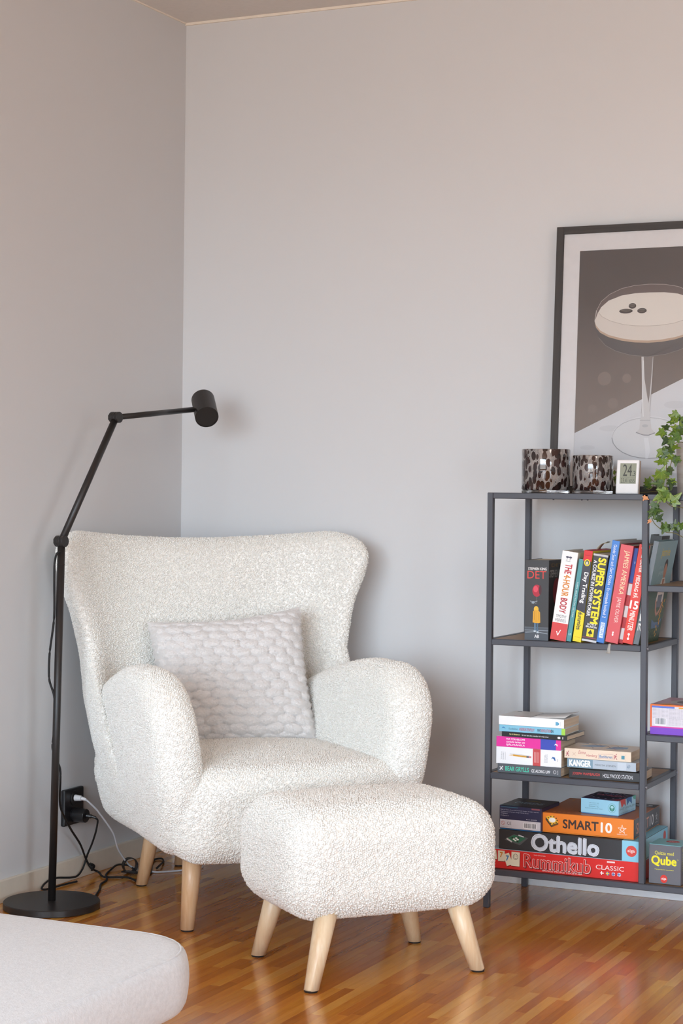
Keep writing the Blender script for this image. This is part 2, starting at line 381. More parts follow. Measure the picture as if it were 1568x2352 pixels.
def f_back(X, Y, Z):
    W = np.interp(Z, [.16, .20, .28, .40, .50, .62, .72, .82, .90, .96], [.250, .282, .310, .342, .358, .362, .384, .420, .434, .428])
    yc = np.interp(Z, [.16, .40, .60, .95], [.29, .30, .335, .41])
    dep = np.interp(Z, [.16, .30, .50, .62, .75, .90], [.22, .22, .19, .14, .15, .20])
    ex = np.interp(Z, [.16, .5, .65, .9], [4.5, 4.5, 3.2, 2.7]); u = np.abs(X)/W; y0 = yc-dep*u**ex; sl = dep*ex*u**(ex-1)/W
    tk = .056
    dy = (Y-y0)/np.sqrt(1+sl**2*.8)
    top = .905+.032*np.clip(u, 0, 1)**2
    r2 = .09; qx = np.abs(X)-W+r2; qz = np.abs(Z-(top+.165)/2)-(top-.165)/2+r2
    d2 = np.sqrt(np.maximum(qx, 0)**2+np.maximum(qz, 0)**2)+np.minimum(np.maximum(qx, qz), 0)-r2
    rr = .053; a = d2+rr; b = np.abs(dy)-tk+rr
    return (np.sqrt(np.maximum(a, 0)**2+np.maximum(b, 0)**2)+np.minimum(np.maximum(a, b), 0)-rr)*.9
boucle('seat', f_seat, (-.42, -.5, .12), (.42, .32, .44), M_bou, chair, seen=seen_chair)
boucle('armrest', f_arm(-1), (-.56, -.46, .12), (-.08, .36, .66), M_bou, chair, seen=seen_chair)
boucle('armrest', f_arm(1), (.08, -.46, .12), (.56, .36, .66), M_bou, chair, seen=seen_chair)
boucle('backrest', f_back, (-.50, -.05, .12), (.50, .52, 1.0), M_bou, chair, seen=seen_chair)
def leg(parent, base, top, r0, r1, m, pad=True, inv=None):
    a = Vector(base); b = Vector(top)
    if inv is not None: a = inv @ a; b = inv @ b
    bm = bmesh.new(); L = (b-a).length; ax = (b-a).normalized()
    q = ax.to_track_quat('Z', 'Y').to_matrix().to_4x4()
    lathe(bm, [(r0-.0015, .003), (r0, .006), (r0+(r1-r0)*.5, L*.5), (r1, L)], 28, q)
    # foot cut level with the floor
    for v in bm.verts:
        if v.co.z < .012: v.co += ax*((.004-v.co.z)/ax.z)*(1 if v.co.z < .010 else .5)
    o = obj('leg', bm, m, parent, True); o.location = a
    bm = bmesh.new(); lathe(bm, [(r0-.002, 0), (r0-.001, .004)], 24); p = obj('glide', bm, M_pad, o); p.location = (0, 0, 0); return o
ci = Matrix.Rotation(-PHI, 4, 'Z') @ Matrix.Translation((-CX, -CY, 0))
leg(chair, (.564, -.919, 0), (.560, -.885, .21), .0165, .026, M_leg, inv=ci)
leg(chair, (.207, -.540, 0), (.252, -.530, .22), .0150, .024, M_leg, inv=ci)
leg(chair, (.163, -.268, 0), (.205, -.285, .24), .0150, .022, M_leg, inv=ci)
leg(chair, (.905, -.440, 0), (.870, -.450, .22), .0165, .026, M_leg, inv=ci)
leg(chair, (.595, -.155, 0), (.570, -.20, .22), .0150, .024, M_leg, inv=ci)

# ---------------------------------------------------------------- footstool
OX, OY, OP = 1.066, -1.007, math.radians(50)
stool = tag(empty('footstool', (OX, OY, 0), (0, 0, OP)), 'rounded white bouclé footstool on four splayed wooden legs in front of the armchair', 'footstool')
clo = np.array(Matrix.Rotation(-OP, 3, 'Z') @ Vector((2.759-OX, -4.7359-OY, .8)))
def f_stool(X, Y, Z):
    top = .364+.012*np.clip(1-(X/.28)**2, 0, 1)*np.clip(1-(Y/.2)**2, 0, 1)
    Zs = np.where(Z > .3, (Z-.3)*(.364-.3)/(top-.3)+.3, Z)
    q = rbox(X, Y, Zs, (0, 0, .250), (.248-.10*np.maximum(.2-Z, 0), .176-.1*np.maximum(.2-Z, 0), .114), .072)
    return q
boucle('padded_body', f_stool, (-.33, -.26, .1), (.33, .26, .44), M_bou, stool, h=.009, spacing=.0046, r=.0024,
       seen=lambda P, N: np.einsum('ij,ij->i', clo[None]-P, N) > -.4)
oi = Matrix.Rotation(-OP, 4, 'Z') @ Matrix.Translation((-OX, -OY, 0))
leg(stool, (.822, -1.052, 0), (.870, -1.048, .165), .0158, .0245, M_legp, inv=oi)
leg(stool, (1.058, -1.263, 0), (1.066, -1.205, .165), .0158, .0245, M_legp, inv=oi)
leg(stool, (1.081, -.770, 0), (1.073, -.825, .165), .0158, .0245, M_legp, inv=oi)
leg(stool, (1.304, -.944, 0), (1.250, -.955, .165), .0158, .0245, M_legp, inv=oi)

# ---------------------------------------------------------------- fluffy cushion
def pillow():
    n = 300; g = np.linspace(-1, 1, n); U, V = np.meshgrid(g, g, indexing='ij')
    hw, hh = .203, .184
    edge = (1-U**4)*(1-V**4); th = .062*np.sqrt(np.clip(edge, 0, 1))**1.1
    px = U*hw*(1-.055*(1-V**2))*(1+.010*np.sin(V*hh/.0225*2*PI/1.0)*np.abs(U)**6); pz = V*hh*(1-.11*(1-U**2))
    # overlapping rows of soft tufts
    row_h = .0225; L = .047; aa = .0262; bb = .0150
    zz = pz+.09*px+.002*np.sin(px*40); dome = np.zeros_like(px)
    r0 = np.round(zz/row_h)
    for dr_ in (-1, 0, 1):
        rr_ = r0+dr_; off = .5*(rr_ % 2)+.10*np.sin(rr_*2.3); c0 = np.round(px/L-off)
        for dc in (-1, 0, 1):
            cc = c0+dc; ax_ = (cc+off)*L; az_ = rr_*row_h+.0012*np.sin(cc*3.1+rr_*1.7)
            ex = (px-ax_)/aa; ez = (zz-az_)/bb; hgt = 1-np.abs(ex)**2.2-ez**2
            dome = np.maximum(dome, np.sqrt(np.clip(hgt, 0, 1))*(1-.25*ez))
    rn = RNG.normal(size=(n, n)); 
    for _ in range(2): rn = (rn+np.roll(rn, 1, 0)+np.roll(rn, -1, 0)+np.roll(rn, 1, 1)+np.roll(rn, -1, 1))/5*1.3
    d = .0130*dome+.0009*rn
    fade = np.clip(edge*6, 0, 1)
    F_ = np.stack([px, -th-d*fade, pz], -1).reshape(-1, 3); B_ = np.stack([px, th*.7, pz], -1).reshape(-1, 3)
    i = np.arange(n-1); I, J = np.meshgrid(i, i, indexing='ij'); a = (I*n+J).ravel()
    Q = np.stack([a, a+n, a+n+1, a+1], 1)
    # short fur strands over the front
    N = vnormals(F_, Q); ids = RNG.integers(0, n*n, 70000); P = F_[ids]; nn = N[ids]; nn *= np.sign(-nn[:, 1:2]+1e-9)
    dr = nn*.55+RNG.normal(size=P.shape)*.5+np.array([0.3, 0, -.5]); dr /= np.linalg.norm(dr, axis=1, keepdims=True)
    ln = RNG.uniform(.003, .0075, (len(P), 1)); sd = np.cross(dr, RNG.normal(size=P.shape)); sd /= np.linalg.norm(sd, axis=1, keepdims=True)
    T = np.stack([P-sd*.00022, P+sd*.00022, P+dr*ln], 1).reshape(-1, 3)
    Vv = np.concatenate([F_, B_, T]); nf = len(F_)
    tri = np.concatenate([Q[:, [0, 1, 2]], Q[:, [0, 2, 3]], nf+Q[:, [0, 2, 1]], nf+Q[:, [0, 3, 2]], (2*nf+np.arange(len(T))).reshape(-1, 3)])
    m = mat('cushion_fur', (230, 225, 222), .8, sheen=.3, bump=(500, .35, .001))
    return mesh_np('cushion', Vv, tri, m)
pw = pillow()
tag(pw, 'off-white fluffy tufted throw cushion leaning on the back of the white armchair', 'cushion')
pl = chair_M = Matrix.Translation((CX, CY, 0)) @ Matrix.Rotation(PHI, 4, 'Z')
pw.matrix_world = Matrix.Translation((.433, -.470, .538)) @ Matrix.Rotation(math.radians(33), 4, 'Z') @ Matrix.Rotation(math.radians(-19), 4, 'X') @ Matrix.Rotation(math.radians(-6.0), 4, 'Y')

# ---------------------------------------------------------------- floor lamp
M_blk = mat('black_lamp_paint', (34, 30, 29), .42, bump=(900, .15, .0003))
M_cord = mat('black_textile_cord', (20, 19, 20), .7)
lx, ly = .147, -.865
lamp = tag(empty('floor_lamp', (lx, ly, 0)), 'tall black metal floor lamp with jointed arm and cylinder head beside the armchair', 'floor lamp')
def LL(p): return Vector(p)-Vector((lx, ly, 0))
bm = bmesh.new(); lathe(bm, [(0, 0), (.116, 0), (.119, .002), (.119, .016), (.117, .018), (0, .018)], 160); obj('base', bm, M_blk, lamp, False)
J1 = Vector((.161, -.860, .906)); J2 = Vector((.179, -.644, 1.221)); A3 = Vector((.207, -.297, 1.256)); HD = Vector((.212, -.241, 1.263))
bm = bmesh.new(); tube_between(bm, LL((lx, ly, .017)), LL(J1-Vector((0, 0, .01))), .0095, seg=24); obj('pole', bm, M_blk, lamp, True)
bm = bmesh.new(); tube_between(bm, LL(J1-Vector((.0009, 0, .058))), LL(J1-Vector((.0009, 0, .0565))), .0098, seg=24); obj('pole_seam', bm, M_pad, lamp, True)
dh = Vector((.0816, .9966, 0)).normalized(); ja = Vector((dh.y, -dh.x, 0))   # hinge axis
def joint(p):
    bm = bmesh.new(); c = LL(p)
    tube_between(bm, c-ja*.0145, c-ja*.0045, .0142, seg=28, bev=.001); tube_between(bm, c-ja*.0042, c+ja*.0028, .0142, seg=28, bev=.001)
    tube_between(bm, c+ja*.0032, c+ja*.0125, .0142, seg=28, bev=.001); o = obj('joint', bm, M_blk, lamp, False)
    bm = bmesh.new(); tube_between(bm, c-ja*.0215, c-ja*.0145, .003, seg=12); box(bm, -.0025, .0025, -.002, .002, -.006, .006)
    for v in bm.verts[-8:]: v.co += c-ja*.0215
    obj('wing_nut', bm, M_blk, o)
joint(J1); joint(J2)
bm = bmesh.new(); tube_between(bm, LL(J1), LL(J2), .0090, seg=24); obj('arm', bm, M_blk, lamp, True)
bm = bmesh.new(); tube_between(bm, LL(J2), LL(A3), .0074, seg=24); tube_between(bm, LL(A3), LL(HD), .003, seg=12); obj('arm', bm, M_blk, lamp, True)
hd = (Vector((2.759, -4.7359, 0))-Vector((HD.x, HD.y, 0))).normalized()*.84+Vector((0, 0, -.55)); hd.normalize()
hc = LL(HD); hd = (hd+Vector((.108, .051, 0))).normalized()
bm = bmesh.new(); q = hd.to_track_quat('Z', 'Y').to_matrix().to_4x4()
lathe(bm, [(0, -.048), (.0300, -.048), (.0322, -.046), (.0322, .050), (.0302, .050), (.0302, .0475), (0, .0475)], 48, Matrix.Translation(hc) @ q)
o = obj('lamp_head', bm, M_blk, lamp, False)
cable('cord', [LL(p) for p in [(.1625, -.868, .882), (.158, -.877, .874), (.152, -.876, .850), (.1505, -.874, .802), (.1482, -.87, .716), (.1365, -.87, .629), (.136, -.87, .565), (.1507, -.87, .5246), (.154, -.868, .46), (.1485, -.868, .42), (.1475, -.868, .39), (.158, -.852, .345), (.156, -.846, .31), (.126, -.80, .238), (.088, -.70, .168), (.055, -.60, .105), (.026, -.53, .055), (.024, -.50, .022), (.034, -.475, .006), (.074, -.509, .004), (.127, -.486, .004), (.176, -.513, .004)]], .0028, M_cord, lamp, 8)
cable('knot', [LL(p) for p in [(.028, -.512, .032), (.034, -.505, .022), (.026, -.497, .016), (.030, -.492, .026), (.026, -.506, .034)]], .0032, M_cord, lamp, 6)

# wall outlet, plugs and cables
M_bp = mat('black_plastic', (26, 25, 27), .35); M_wp = mat('white_plastic', (226, 226, 228), .4); M_wc = mat('white_cable', (205, 205, 210), .5)
ol = tag(empty('wall_outlet', (0, -.565, .147)), 'black double wall outlet on the left wall behind the lamp pole', 'outlet')
bxo('face_plate', (0, .013, -.046, .046, 0, .096), M_bp, ol, bev=.004, seg=3)
for z in (.026, .070):
    bm = bmesh.new(); lathe(bm, [(.0175, 0), (.0200, 0), (.0200, .0015), (.0175, .0015)], 32, Matrix.Translation((.013, 0, z)) @ Matrix.Rotation(PI/2, 4, 'Y'), cap=False); obj('socket', bm, M_bp, ol)
for z in (.018, .034, .062, .078):
    bm = bmesh.new(); tube_between(bm, (.0128, 0, z), (.0134, 0, z), .0022, seg=10); obj('socket_hole', bm, mat('hole_grey', (70, 70, 74), .5), ol)
pa = tag(empty('plug_adapter', (.0145, -.565, .173)), 'round black plug with black cord in the lower socket', 'plug')
bm = bmesh.new(); tube_between(bm, (0, 0, 0), (.036, 0, 0), .0190, .0180, seg=32, bev=.0015); obj('body', bm, M_bp, pa)
bm = bmesh.new(); tube_between(bm, (.036, 0, 0), (.050, .004, -.001), .0065, .0055, seg=14, bev=.001); tube_between(bm, (.050, .004, -.001), (.061, .008, -.004), .0045, .0032, seg=12); obj('cord_plug', bm, M_bp, pa)
def PA(p): return Vector(p)-Vector((.0145, -.565, .173))
cable('cord', [(.058, .007, -.003), (.064, .012, -.012)]+[PA(p) for p in [(.068, -.545, .130), (.050, -.535, .095), (.028, -.522, .062), (.022, -.5353, .0265), (.022, -.5602, .0112), (.022, -.590, .012), (.020, -.6148, .0157), (.019, -.655, .0225), (.019, -.690, .0220), (.019, -.7127, .0150), (.021, -.722, .0060), (.028, -.70, .0035), (.030, -.66, .0035), (.034, -.62, .0035), (.040, -.59, .0035)]], .0026, M_cord, pa)
wpl = tag(empty('white_plug', (.0145, -.565, .218)), 'white plug and white cable in the upper socket', 'plug')
bm = bmesh.new(); tube_between(bm, (0, 0, 0), (.020, .001, 0), .0085, .0070, seg=18, bev=.0015); tube_between(bm, (.020, .001, 0), (.034, .003, -.003), .0050, .0035, seg=14, bev=.001); obj('body', bm, M_wp, wpl)
cable('cable', [(.032, .003, -.003)]+[Vector(p)-Vector((.0145, -.565, .218)) for p in [(.056, -.558, .207), (.070, -.539, .183), (.088, -.492, .120), (.085, -.46, .07), (.090, -.42, .026), (.100, -.395, .0075), (.130, -.388, .0035), (.163, -.386, .003), (.211, -.331, .003), (.236, -.265, .003)]], .0026, M_wc, wpl)
tag(cable('extension_cable', [(.200, -.762, .004), (.160, -.675, .0035), (.140, -.635, .0035), (.113, -.588, .0035), (.100, -.540, .004), (.082, -.515, .011), (.055, -.47, .0035), (.040, -.43, .0035), (.034, -.385, .010), (.051, -.364, .008), (.09, -.40, .012), (.13, -.43, .0035), (.16, -.43, .0035), (.141, -.382, .0035), (.085, -.285, .0035), (.068, -.238, .0035), (.080, -.225, .004), (.105, -.256, .0035), (.133, -.320, .009), (.136, -.345, .0035)], .0027, M_cord), 'black cable winding over the floor from the lamp base past the armchair leg', 'cable')
bm = bmesh.new()
q = Matrix.Translation((.096, -.418, .0215)) @ Matrix.Rotation(.9, 4, 'Z') @ Matrix.Rotation(PI/2, 4, 'X')
lathe(bm, [(.0185, -.009), (.0205, -.009), (.0205, .009), (.0185, .009), (.0185, -.009)], 24, q, cap=False)
box(bm, .088, .135, -.450, -.430, .0068, .0095)
tag(obj('cable_strap', bm, M_bp, None, False), 'black looped strap lying with the cables near the armchair leg', 'strap')

# ---------------------------------------------------------------- sofa (only its corner is in view)
M_sofa = mat('sofa_wool', (202, 204, 207), .9, bump=(420, .5, .0012), noise=(170, .17), sheen=.2)
sofa = tag(empty('sofa', (.742, -3.0, 0)), 'light grey wool sofa seat with piped seam, cut off at the lower left', 'sofa')
def f_sofa(X, Y, Z):
    cr = .030*np.clip(1-np.abs(X/.7)**3, 0, 1)*np.clip(1-np.abs(Y/.63)**3, 0, 1)
    x1 = .905-.008*np.abs(Z-.35)/.05
    # rounded corner in plan
    r = .12; qx = np.abs(X)-.700+r; qy = np.abs(Y)-.632+r
    d2 = np.sqrt(np.maximum(qx, 0)**2+np.maximum(qy, 0)**2)+np.minimum(np.maximum(qx, qy), 0)-r
    rr = .012; a = d2+rr-.009*(1-((Z-.345)/.05)**2); b = np.abs(Z-.341-cr/2)-(.045+cr/2)+rr
    return np.sqrt(np.maximum(a, 0)**2+np.maximum(b, 0)**2)+np.minimum(np.maximum(a, b), 0)-rr
V, F = surfnet(f_sofa, (-.75, -.68, .27), (.75, .68, .44), .010)
mesh_np('seat_cushion', V, F, M_sofa, sofa)
pts = []
for sx, sy, a0 in ((1, 1, 0), (-1, 1, 90), (-1, -1, 180), (1, -1, 270)):
    for k in range(9):
        a = math.radians(a0+k*90/8); pts.append((sx*(.697-.117)+.117*math.cos(a), sy*(.629-.117)+.117*math.sin(a), .3835))
pts.append(pts[0]); dense = []
for a_, b_ in zip(pts, pts[1:]):
    k_ = max(1, int(math.dist(a_, b_)/.03)); dense += [tuple(p+(q-p)*t/k_ for p, q in zip(a_, b_)) for t in range(k_)]
pts = dense
cable('seam', pts, .0017, M_sofa, sofa, n=1, seg=8, closed=True)
bxo('frame', (-.60, .42, -.42, .42, .16, .297), M_sofa, sofa, bev=.01)
for sx in (-.52, .34):
    for sy in (-.34, .34):
        bm = bmesh.new(); lathe(bm, [(.015, 0), (.022, .165)], 20); o = obj('leg', bm, M_leg, sofa, True); o.location = (sx, sy, 0)

# ---------------------------------------------------------------- shelving unit
M_met = mat('dark_grey_powder_coat', (72, 74, 82), .42, bump=(1500, .12, .0002), noise=(400, .06))
M_brd = wood('walnut_foil_board', '8a6644', 'ab8660', (4, 60, 4), .5)
SX, SY0, SY1 = 1.091, -.358, -.064
unit = tag(empty('shelving_unit', (SX, SY0, 0)), 'tall dark grey metal shelving unit with brown boards against the back wall', 'shelf')
T = .015
def ub(name, x0, x1, y0, y1, z0, z1, m=M_met, bev=.0015, par=None): return bxo(name, (x0-SX, x1-SX, y0-SY0, y1-SY0, z0, z1), m, par or unit, bev=bev, seg=1)
XP = [1.091, 1.489, 2.02]; TOP = 1.038
for x in XP:
    for y in (SY0, SY1-T): ub('post', x, x+T, y, y+T, 0 if x != 1.489 else .0988, TOP)
def frame(x0, x1, z, board=True):
    g = .0003
    ub('rail', x0+T+g, x1-g, SY0, SY0+T, z-T, z); ub('rail', x0+T+g, x1-g, SY1-T, SY1, z-T, z)
    ub('side_rail', x0, x0+T, SY0+T+g, SY1-T-g, z-T, z); ub('side_rail', x1, x1+T, SY0+T+g, SY1-T-g, z-T, z)
    if board: ub('shelf_board', x0+T+g, x1-g, SY0+T+g, SY1-T-g, z-T+.002, z-.0008, M_brd, bev=0)
frame(XP[0], XP[2], TOP, False)
ub('shelf_board', XP[0]+T, XP[2], SY0+T, SY1-T, TOP-.009, TOP-.0008, mat('black_top_board', (40, 40, 44), .3), bev=0)
frame(XP[0], XP[1], .6725); frame(XP[0], XP[1], .3385); frame(XP[0], XP[2], .0985)
frame(XP[1], XP[2], .8185); frame(XP[1], XP[2], .4590)
for x in (1.504,):
    for z in (.6725, .3385):
        for y in (SY0+.007, SY1-.007):
            bm = bmesh.new(); lathe(bm, [(.0042, 0), (.0042, .0012), (.0034, .002), (.002, .002), (.0015, .001), (0, .001)], 16, Matrix.Rotation(PI/2, 4, 'Y'))
            o = obj('bolt', bm, mat('bolt_steel', (150, 150, 158), .3, .8), unit, False); o.location = (x-SX, y-SY0, z-.0075)
for x in (1.20, 1.262, 1.335, 1.35):
    bm = bmesh.new(); lathe(bm, [(.0025, 0), (.0018, -.002), (0, -.0025)], 10); o = obj('screw', bm, M_met, unit); o.location = (x-SX, .0075, TOP-T)

# ---------------------------------------------------------------- books
M_page = wood('paper_pages', 'cdb79e', 'e2d2bc', (2, 2, 900), .9, spec=.1)
M_page2 = wood('paper_pages_standing', 'd0c4b4', 'e8e0d2', (900, 2, 2), .9, spec=.1)
def book(name, label, w, h, d, loc, cols, lie=False, yaw=0, lean=0, hard=False, group=None, cat='book', pivot='R'):
    """w along x, h along z, d along y; spine faces -y. Standing books have thickness w, lying ones thickness h"""
    e = empty(name); e.location = loc
    e.rotation_euler = (0, lean, yaw)
    spine, face = cols; off = 0
    if lean and pivot == 'R': off = -w
    b = .0012 if not hard else .0022; ins = .0010 if not hard else .0035
    bm = bmesh.new()
    if lie:
        box(bm, off, off+w, 0, b, 0, h, bev=.0005, seg=1, mi=0)
        box(bm, off, off+w, b, d, 0, b, mi=1); box(bm, off, off+w, b, d, h-b, h, mi=1)
    else:
        box(bm, off, off+w, 0, b, 0, h, bev=.0005, seg=1, mi=0)
        box(bm, off, off+b, b, d, 0, h, mi=1); box(bm, off+w-b, off+w, b, d, 0, h, mi=1)
    mc = [mat('cover', spine, .35, noise=(20, .03)), mat('cover', face, .35, noise=(20, .03))]
    obj('cover', bm, mc, e)
    if lie: bxo('pages', (off+ins, off+w-ins, b, d-ins, b, h-b), M_page, e)
    else: bxo('pages', (off+b, off+w-b, b, d-ins, ins, h-ins), M_page2, e)
    tag(e, label, cat, group)
    P = Print(e, (off, 0, 0), (1, 0, 0), (0, 0, 1)); R = Print(e, (off+w, 0, 0), (0, 1, 0), (0, 0, 1)); Tp = Print(e, (off, 0, h), (1, 0, 0), (0, 1, 0))
    return e, P, R, Tp
Z2 = .6727; GU = 'books standing on the upper shelf'; ys = -.342
# 1 DET
e, P, R, Tp = book('paperback_book', 'thick black paperback with a red balloon and a child in a yellow raincoat', .062, .199, .125, (1.1875, ys, Z2), ('3a3a3c', '222022'), group=GU)
P.rect(0, 0, .062, .030, '4c525a'); P.rect(0, .024, .062, .0255, '8b949c'); P.line([(.002, .019), (.030, .021), (.060, .017)], .0015, '9aa4ac'); P.rect(0, .030, .062, .033, '5a5f66')
P.text('STEPHEN KING', .008, .174, .056, .1805, 'E8E6E4', bold=.06)
P.text('DET', .006, .153, .055, .172, 'D8453C', bold=.0)
P.ell(.031, .123, .0115, .0150, 'B0263A'); P.ell(.028, .127, .006, .008, 'DC4A5E'); P.ell(.040, .125, .0035, .012, '4A2028')
P.line([(.031, .108), (.031, .090)], .0006, '8a8a8a')
for k in range(16):
    a = random.uniform(0, PI); P.line([(.023, .096), (.023+.010*math.cos(a), .096-.010*math.sin(a)+.004)], .0007, 'A9B4BE')
P.ell(.030, .0775, .0062, .0072, 'E6B838'); P.poly([(.022, .072), (.026, .075), (.035, .075), (.040, .070), (.041, .044), (.034, .042), (.021, .044)], 'E0A42A')
P.line([(.026, .072), (.025, .050)], .0012, 'B67E1C'); P.line([(.035, .072), (.036, .050)], .0010, 'C78E22'); P.line([(.030, .073), (.030, .044)], .0006, 'C0881E')
P.rect(.025, .024, .0295, .043, '5C7890'); P.rect(.0315, .022, .0355, .043, '4C6880'); P.rect(.024, .020, .0295, .0245, 'B9C4CC'); P.rect(.0315, .018, .037, .0225, 'B9C4CC')
P.text('AB', .026, .006, .038, .014, 'E6E6E6', bold=.06); P.done()
R.text('STEPHEN KING', .006, .156, .112, .174, 'B4B0AC', bold=.04); R.ell(.060, .120, .028, .034, '9A2430'); R.text('DET', .02, .188-.006, .10, .19, '8A6A3A'); R.done()
tc_ = (1.2935, 1.3054)
def lb(name, label, w, h, d, xr, th, cols, **k): return book(name, label, w, h, d, (xr, ys, Z2), cols, lean=math.radians(th), group=GU, **k)
# 2 4-hour
e, P, R, Tp = lb('hardback_book', 'white spine with red and orange capitals and a red foot, leaning right', .0405, .2215, .155, 1.2941, 7.9, ('f2f0ee', 'e4e2e0'), hard=True)
P.rect(0, 0, .0405, .0430, 'D84848'); P.line([(.014, .022), (.018, .012), (.024, .026)], .002, 'FFFFFF')
P.text('FERRISS', .007, .046, .034, .0535, '5a5a5e'); P.text('TIMOTHY', .007, .056, .034, .0635, '5a5a5e')
P.text('BODY', .013, .068, .030, .105, 'B8343E', -90, .06); P.text('4-HOUR', .013, .110, .030, .163, 'D8862A', -90, .06); P.text('THE', .013, .166, .030, .190, 'C23A40', -90, .06)
P.line([(.012, .197), (.024, .197)], .0008, '4a4c60')
for a in (.014, .022): P.line([(a, .199), (a+.001, .206)], .001, '4a4c60'); P.ell(a+.001, .207, .004, .0022, '4a4c60')
P.done()
# 3 teal
e, P, R, Tp = lb('thin_book', 'thin teal spine between the white and the yellow and black spines', .0115, .206, .14, 1.3078, 8.6, ('4f9499', '2f6266'))
P.text('PAPPA, BERÄTTA DIN HISTORIA', .003, .060, .0085, .148, 'D5E6E6', -90); P.text('LB', .003, .016, .009, .021, 'CFE2E2'); P.done()
# 4 day trading
e, P, R, Tp = lb('paperback_book', 'black spine with a yellow foot, white lettering and a red top', .0215, .2260, .18, 1.3336, 7.2, ('3c3c46', 'f0d828'))
P.rect(0, 0, .0215, .078, 'F0DC28'); P.poly([(0, .078), (.0215, .072), (.0215, .086), (0, .086)], '3C3C46'); P.rect(0, .200, .0215, .226, 'DA3034')
P.ell(.0108, .196, .0075, .0085, 'F0DC28'); P.ell(.0108, .196, .0050, .0060, '3c3c46'); P.ell(.0108, .195, .0032, .0042, 'D8D4C0')
P.text('Day Trading', .0045, .096, .0175, .172, 'F4F4F4', -90, .06); P.text('dummies', .0055, .030, .0165, .074, '3a3a3e', -90, .06); P.text('A Wiley', .004, .0095, .018, .0125, 'D8882A'); P.line([(.003, .214), (.018, .214)], .0012, 'B82830'); P.done()
Tp.rect(.0, 0, .0215, .18, 'C03038'); Tp.done()
# 5 super system
e, P, R, Tp = lb('paperback_book', 'black spine with large yellow capitals and a yellow spade emblem at the foot', .0375, .2165, .16, 1.3727, 7.6, ('39393b', '4a484a'))
P.rect(0, 0, .0375, .005, 'CFCFD2'); P.rect(0, .2115, .0375, .2165, 'BFBFC2'); P.rect(.0, .009, .0375, .0105, 'A04050')
P.text('SUPER SYSTEM', .0150, .046, .0335, .207, 'F2E22C', -90, .12); P.text('A COURSE IN POWER POKER', .0035, .062, .0120, .200, 'F2F2F2', -90, .06)
P.text('DOYLE', .009, .0405, .031, .0450, 'F2F2F2', bold=.06); P.text('BRUNSON', .006, .0345, .033, .0390, 'F2F2F2', bold=.06)
P.rect(.010, .0125, .028, .032, 'F0DC30')
P.poly([(.019, .030), (.0245, .0215), (.022, .0185), (.0195, .020), (.021, .0155), (.017, .0155), (.0185, .020), (.016, .0185), (.0135, .0215)], '2a2a2c'); P.done()
# 6 blue
e, P, R, Tp = lb('hardback_book', 'tall slim bright blue spine with small white lettering', .0190, .2530, .20, 1.3915, 8.8, ('3f7fd0', 'd8d4ce'), hard=True)
P.text('Gunde Svan och Gert Klötzke - En vinnande kokbok 2', .0055, .062, .0135, .243, 'F0F4FA', -90); P.rect(.0045, .012, .0145, .050, 'DCE8F8'); P.text('SPORT', .0062, .014, .0128, .048, '4a86d2', -90); P.done()
# 7 amerika
e, P, R, Tp = lb('hardback_book', 'wide faded red spine with cream capitals, next to the blue spine', .0320, .2420, .19, 1.4268, 9.0, ('d8565c', '9c2a34'), hard=True)
P.text('JAMIES AMERIKA', .010, .120, .026, .228, 'F6E4B8', -90, .0); P.text('JAMIE OLIVER', .0105, .050, .0230, .113, 'F2D8D0', -90); P.ell(.016, .020, .002, .003, 'F4EEE8'); P.ell(.016, .0255, .002, .0025, 'F4EEE8'); P.line([(.016, .020), (.016, .026)], .001, 'F4EEE8'); P.done()
# flag coloured slim book seen between the two red spines
e, P, R, Tp = book('thin_book', 'very slim blue, white and red striped book between the two red spines', .0100, .2360, .17, (1.4360, ys+.012, Z2), ('b82c34', 'b82c34'), lean=math.radians(9.0), group=GU)
P.rect(0, .150, .010, .236, '2E4A9A'); P.poly([(.006, .205), (.0075, .200), (.009, .205), (.0068, .1965)], 'F0F0F0')
for k in range(3): P.rect(0, .120-k*.055, .010, .148-k*.055, 'E2DCDC')
P.done()
# 8 fifteen minutes
e, P, R, Tp = lb('hardback_book', 'bright red spine with a large number 15, beside the front post', .0258, .2440, .19, 1.4640, 9.6, ('e2382a', 'f0ece8'), hard=True)
P.text('JAMIE OLIVER', .0065, .176, .0190, .236, 'F6E4DC', -90, .06); P.text('MIDDAG PÅ', .0065, .113, .0190, .168, 'F6E4DC', -90, .06); P.text('15', .003, .086, .0225, .105, 'FBF6F2', 0, .10); P.text('MINUTER', .0065, .032, .0190, .081, 'F6E4DC', -90, .06)
P.ell(.0125, .012, .0028, .003, 'FBF6F2'); P.ell(.0125, .023, .0028, .003, 'FBF6F2'); P.line([(.0125, .012), (.0125, .023)], .0012, 'FBF6F2'); P.done()
# 9 green cover
e, P, R, Tp = lb('large_book', 'large green and blue cookbook whose cover with a man shows right of the post', .0130, .2560, .172, 1.4790, 11.0, ('6a7278', '7c9aa0'), hard=True)
for k, t in enumerate('JAMIE'): P.text(t, .003, .13-k*.024, .0115, .148-k*.024, 'F0EEE8', -90, .03)
P.done()
w_ = .172
R.rect(0, 0, w_, .256, '8CAAB0'); R.rect(0, 0, w_, .085, '4A5A3C'); R.rect(0, .085, w_, .125, '3E5644'); R.poly([(0, .12), (w_, .10), (w_, .128), (.06, .140), (0, .142)], '35503C')
R.rect(0, 0, w_, .055, '3C4E34')
R.text('jamie', .045, .212, .120, .238, 'D8C24A', 0, .03); R.text('MAT FRÅN', .05, .186, .11, .196, 'A6C0C2'); R.text('JAMIES', .05, .168, .11, .181, 'B4CCCC'); R.text('KÖK', .05, .150, .08, .160, 'A6C0C2')
